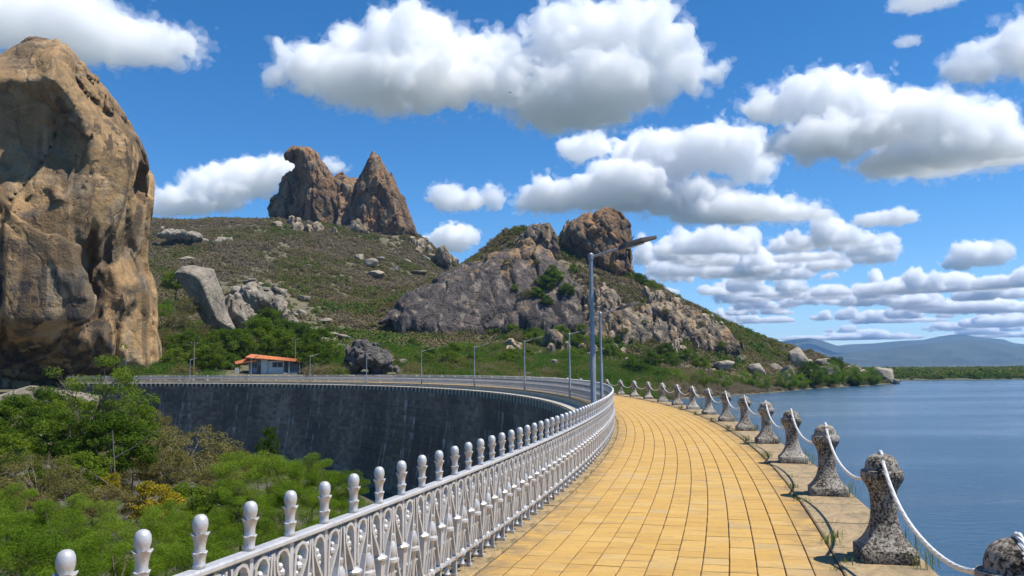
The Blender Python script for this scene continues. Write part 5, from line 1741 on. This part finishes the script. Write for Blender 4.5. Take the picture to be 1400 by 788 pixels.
# ------------------------------------------------------------------ clouds: closed bodies of white scattering air at one base height
def cloud_mat(name, dens):
    m, b, out = new_mat(name)
    v = b('ShaderNodeVolumePrincipled', None, Color=(1, 1, 1, 1), Density=dens, Anisotropy=0.0)
    b.put(out.inputs['Volume'], v)
    return m
CLOUD_BASE = 1050.0
MAT_CLOUD = cloud_mat('cloud_air', .014)
MAT_FRINGE = cloud_mat('cloud_fringe_air', .0045)

def cloud(puffs, base_y, label, seed, res=2.2, depth=0.75, group=None):
    """puffs: (px, py, rx, ry) in photo pixels; the distance comes from the common cloud base"""
    pa = np.array(puffs, float)
    cx = pa[:, 0].mean()
    d = ray(cx, base_y)
    D = (CLOUD_BASE - EYE[2]) / d[2] * d[1]
    ppm = FPX / D
    az = math.atan2(d[0], d[1])
    fw = np.array([math.sin(az), math.cos(az), 0]); rt = np.array([math.cos(az), -math.sin(az), 0])
    c0 = EYE + d * (D / d[1])
    C, Rr = [], []
    rg = np.random.default_rng(seed)
    for px, py, rx, ry in pa:
        q = ray(px, py)
        q = EYE + q * (np.dot(c0 - EYE, fw) / np.dot(q, fw))
        C.append([np.dot(q - c0, rt), rg.uniform(-.3, .3) * rx / ppm, q[2] - c0[2]])
        Rr.append([rx / ppm, max(rx * depth, ry * .9) / ppm, ry / ppm])
    C, Rr = np.array(C), np.array(Rr)
    h = res / ppm
    amp = 0.42 * np.median(Rr[:, 2])
    lo = (C - Rr).min(0) - amp * 1.6; hi = (C + Rr).max(0) + amp * 1.6
    p, shp = grid_pts(lo, hi, h)
    Fm = np.full(len(p), 1e9, np.float32)
    for c, r in zip(C.astype(np.float32), Rr.astype(np.float32)):
        q = (p - c) / r
        k = np.sqrt((q * q).sum(1)) + 1e-6
        g = k * (k - 1) / (np.sqrt(((q / r) ** 2).sum(1)) + 1e-9)
        Fm = np.minimum(Fm, g.astype(np.float32))
    band = np.abs(Fm) < amp * 2.4
    sc = np.median(Rr[:, 2])
    q = p[band] + np.float32(seed * 170.)
    n = fbm(q / (sc * 1.7), 2, seed) * .6 + 1.25 * (fbm(q / (sc * 1.15), 6, seed + 9, gain=.55, billow=True) - .5)
    # flatter, smoother undersides
    zrel = p[band][:, 2]
    Fm[band] -= (amp * 1.5 * n * (0.35 + 0.65 * smooth(-sc * .3, sc * .5, zrel))).astype(np.float32)
    low = p[:, 2] < amp * .6
    Fm[low] = np.maximum(Fm[low], -(p[low, 2] + amp * .25 - amp * .5 * perlin(p[low] / np.float32(sc * 1.2), seed + 4)))
    def body(field, name, mat, parent, loc):
        v, f = surface_nets(field.reshape(shp), lo, h)
        if len(f) < 10: return None
        w = v[:, :1] * rt + v[:, 1:2] * fw + np.array([[0, 0, 1.]]) * v[:, 2:3]
        return link(name, np_mesh(name, w, f, mat), parent, loc)
    o = empty('cloud', c0)
    body(Fm + amp * .22, 'core', MAT_CLOUD, o, (0, 0, 0))
    # thin torn veil round the dense core
    bd = np.abs(Fm) < amp * 1.2
    wisp = np.zeros(len(p), np.float32)
    qb = p[bd] + np.float32(seed * 170. + 55)
    wisp[bd] = fbm(qb / (sc * .55), 4, seed + 60, gain=.65)
    body(Fm - amp * (.12 + .9 * wisp), 'fringe', MAT_FRINGE, o, (0, 0, 0))
    return tag(o, label, 'cloud', group)

cloud([(420, 90, 42, 34), (480, 85, 75, 50), (560, 70, 80, 55), (640, 80, 60, 42), (560, 118, 120, 34), (700, 110, 70, 48),
       (770, 60, 50, 60), (840, 45, 70, 55), (800, 120, 110, 44), (890, 55, 45, 55), (925, 92, 45, 32), (780, 148, 90, 25),
       (386, 108, 18, 20), (960, 102, 28, 14)], 168, 'largest white cumulus cloud with grey base high above the twin hills', 1)
cloud([(0, 25, 90, 48), (90, 35, 80, 48), (170, 50, 60, 40), (225, 62, 40, 32), (262, 58, 24, 20), (-90, 20, 90, 50)], 96,
      'bright cumulus cloud behind the top of the tall monolith', 2)
cloud([(1060, 152, 50, 22), (1110, 140, 60, 36), (1165, 135, 60, 36), (1200, 165, 80, 45), (1265, 172, 70, 42), (1330, 178, 50, 36), (1385, 205, 60, 30),
       (1150, 195, 100, 24), (1290, 212, 110, 25)], 232, 'long heaped cumulus cloud with dark flat base above the lake', 3)
cloud([(1335, 85, 42, 32), (1390, 65, 50, 44), (1450, 60, 60, 50)], 122, 'ragged cumulus cloud just above the long heaped lake cloud', 4)
cloud([(800, 202, 40, 18), (900, 215, 70, 34), (985, 205, 60, 36), (1025, 222, 40, 26), (760, 270, 52, 24), (850, 258, 80, 34), (940, 272, 66, 28),
       (1000, 292, 75, 20), (1085, 295, 46, 11), (718, 276, 16, 12)], 308, 'wide broken cumulus cloud behind the round summit rock', 5)
cloud([(610, 270, 26, 20), (640, 277, 30, 14), (672, 272, 20, 16)], 293, 'small cumulus cloud between the crested peak and the right hill', 6, res=1.6)
cloud([(300, 255, 50, 32), (345, 240, 45, 26), (385, 232, 45, 22), (255, 275, 42, 20), (222, 288, 22, 9), (460, 226, 20, 11)], 300,
      'cumulus cloud behind the crested peak', 7, res=2.0)
cloud([(620, 326, 36, 18), (590, 330, 20, 12)], 345, 'low cumulus cloud in the saddle between the two hills', 8, res=1.6)
cloud([(1190, 300, 26, 10), (1225, 298, 30, 12)], 312, 'single little cumulus cloud floating in clear blue over the lake', 9, res=1.4)
cloud([(1330, 345, 32, 19), (1358, 350, 24, 15), (1310, 360, 20, 10)], 370, 'compact tufted cumulus cloud low over the lake', 10, res=1.6)
cloud([(1265, 2, 50, 13), (1300, -6, 30, 12)], 20, 'thin cloud scrap at the top of the sky over the lake', 11, res=1.6)
cloud([(1240, 58, 19, 8)], 68, 'tiny cloud puff above the long heaped lake cloud', 12, res=1.2)
cr = np.random.default_rng(5)
k = 20
for i in range(56):
    y = 330 + 136 * ((i + cr.uniform(0, 1)) / 56) ** .8
    xa = np.interp(y, [330, 380, 420, 466], [870, 890, 930, 1040])
    x = cr.uniform(xa, 1450) if y > 385 else cr.uniform(xa, 1200)
    w = cr.uniform(22, 95)
    hh = ((470 - y) * .13 + 7) * cr.uniform(.6, 1.25)
    pf = []
    for j in range(9):
        u = cr.uniform(-1, 1)
        ry = hh * cr.uniform(.4, 1.15) * (1.15 - .65 * abs(u))
        pf.append((x + u * w, y - ry * cr.uniform(.3, 1.0), w * cr.uniform(.14, .4), ry))
    cloud(pf, y, 'small flat cumulus cloud in the ranks above the far mountains', k, res=1.8, depth=.7, group='ranked low clouds above the far mountains')
    k += 1

# ------------------------------------------------------------------ haze
m, b, out = new_mat('haze_air')
b.put(out.inputs['Volume'], b('ShaderNodeVolumePrincipled', None, Color=(.31, .57, 1, 1), Density=6e-5, Anisotropy=0.2))
hz = MB().box(-12500, 12500, -12500, 12500, -14, 520).build('haze', m)
tag(hz, 'thin blue haze of the air between the lake and the far mountains', 'haze', kind='stuff')
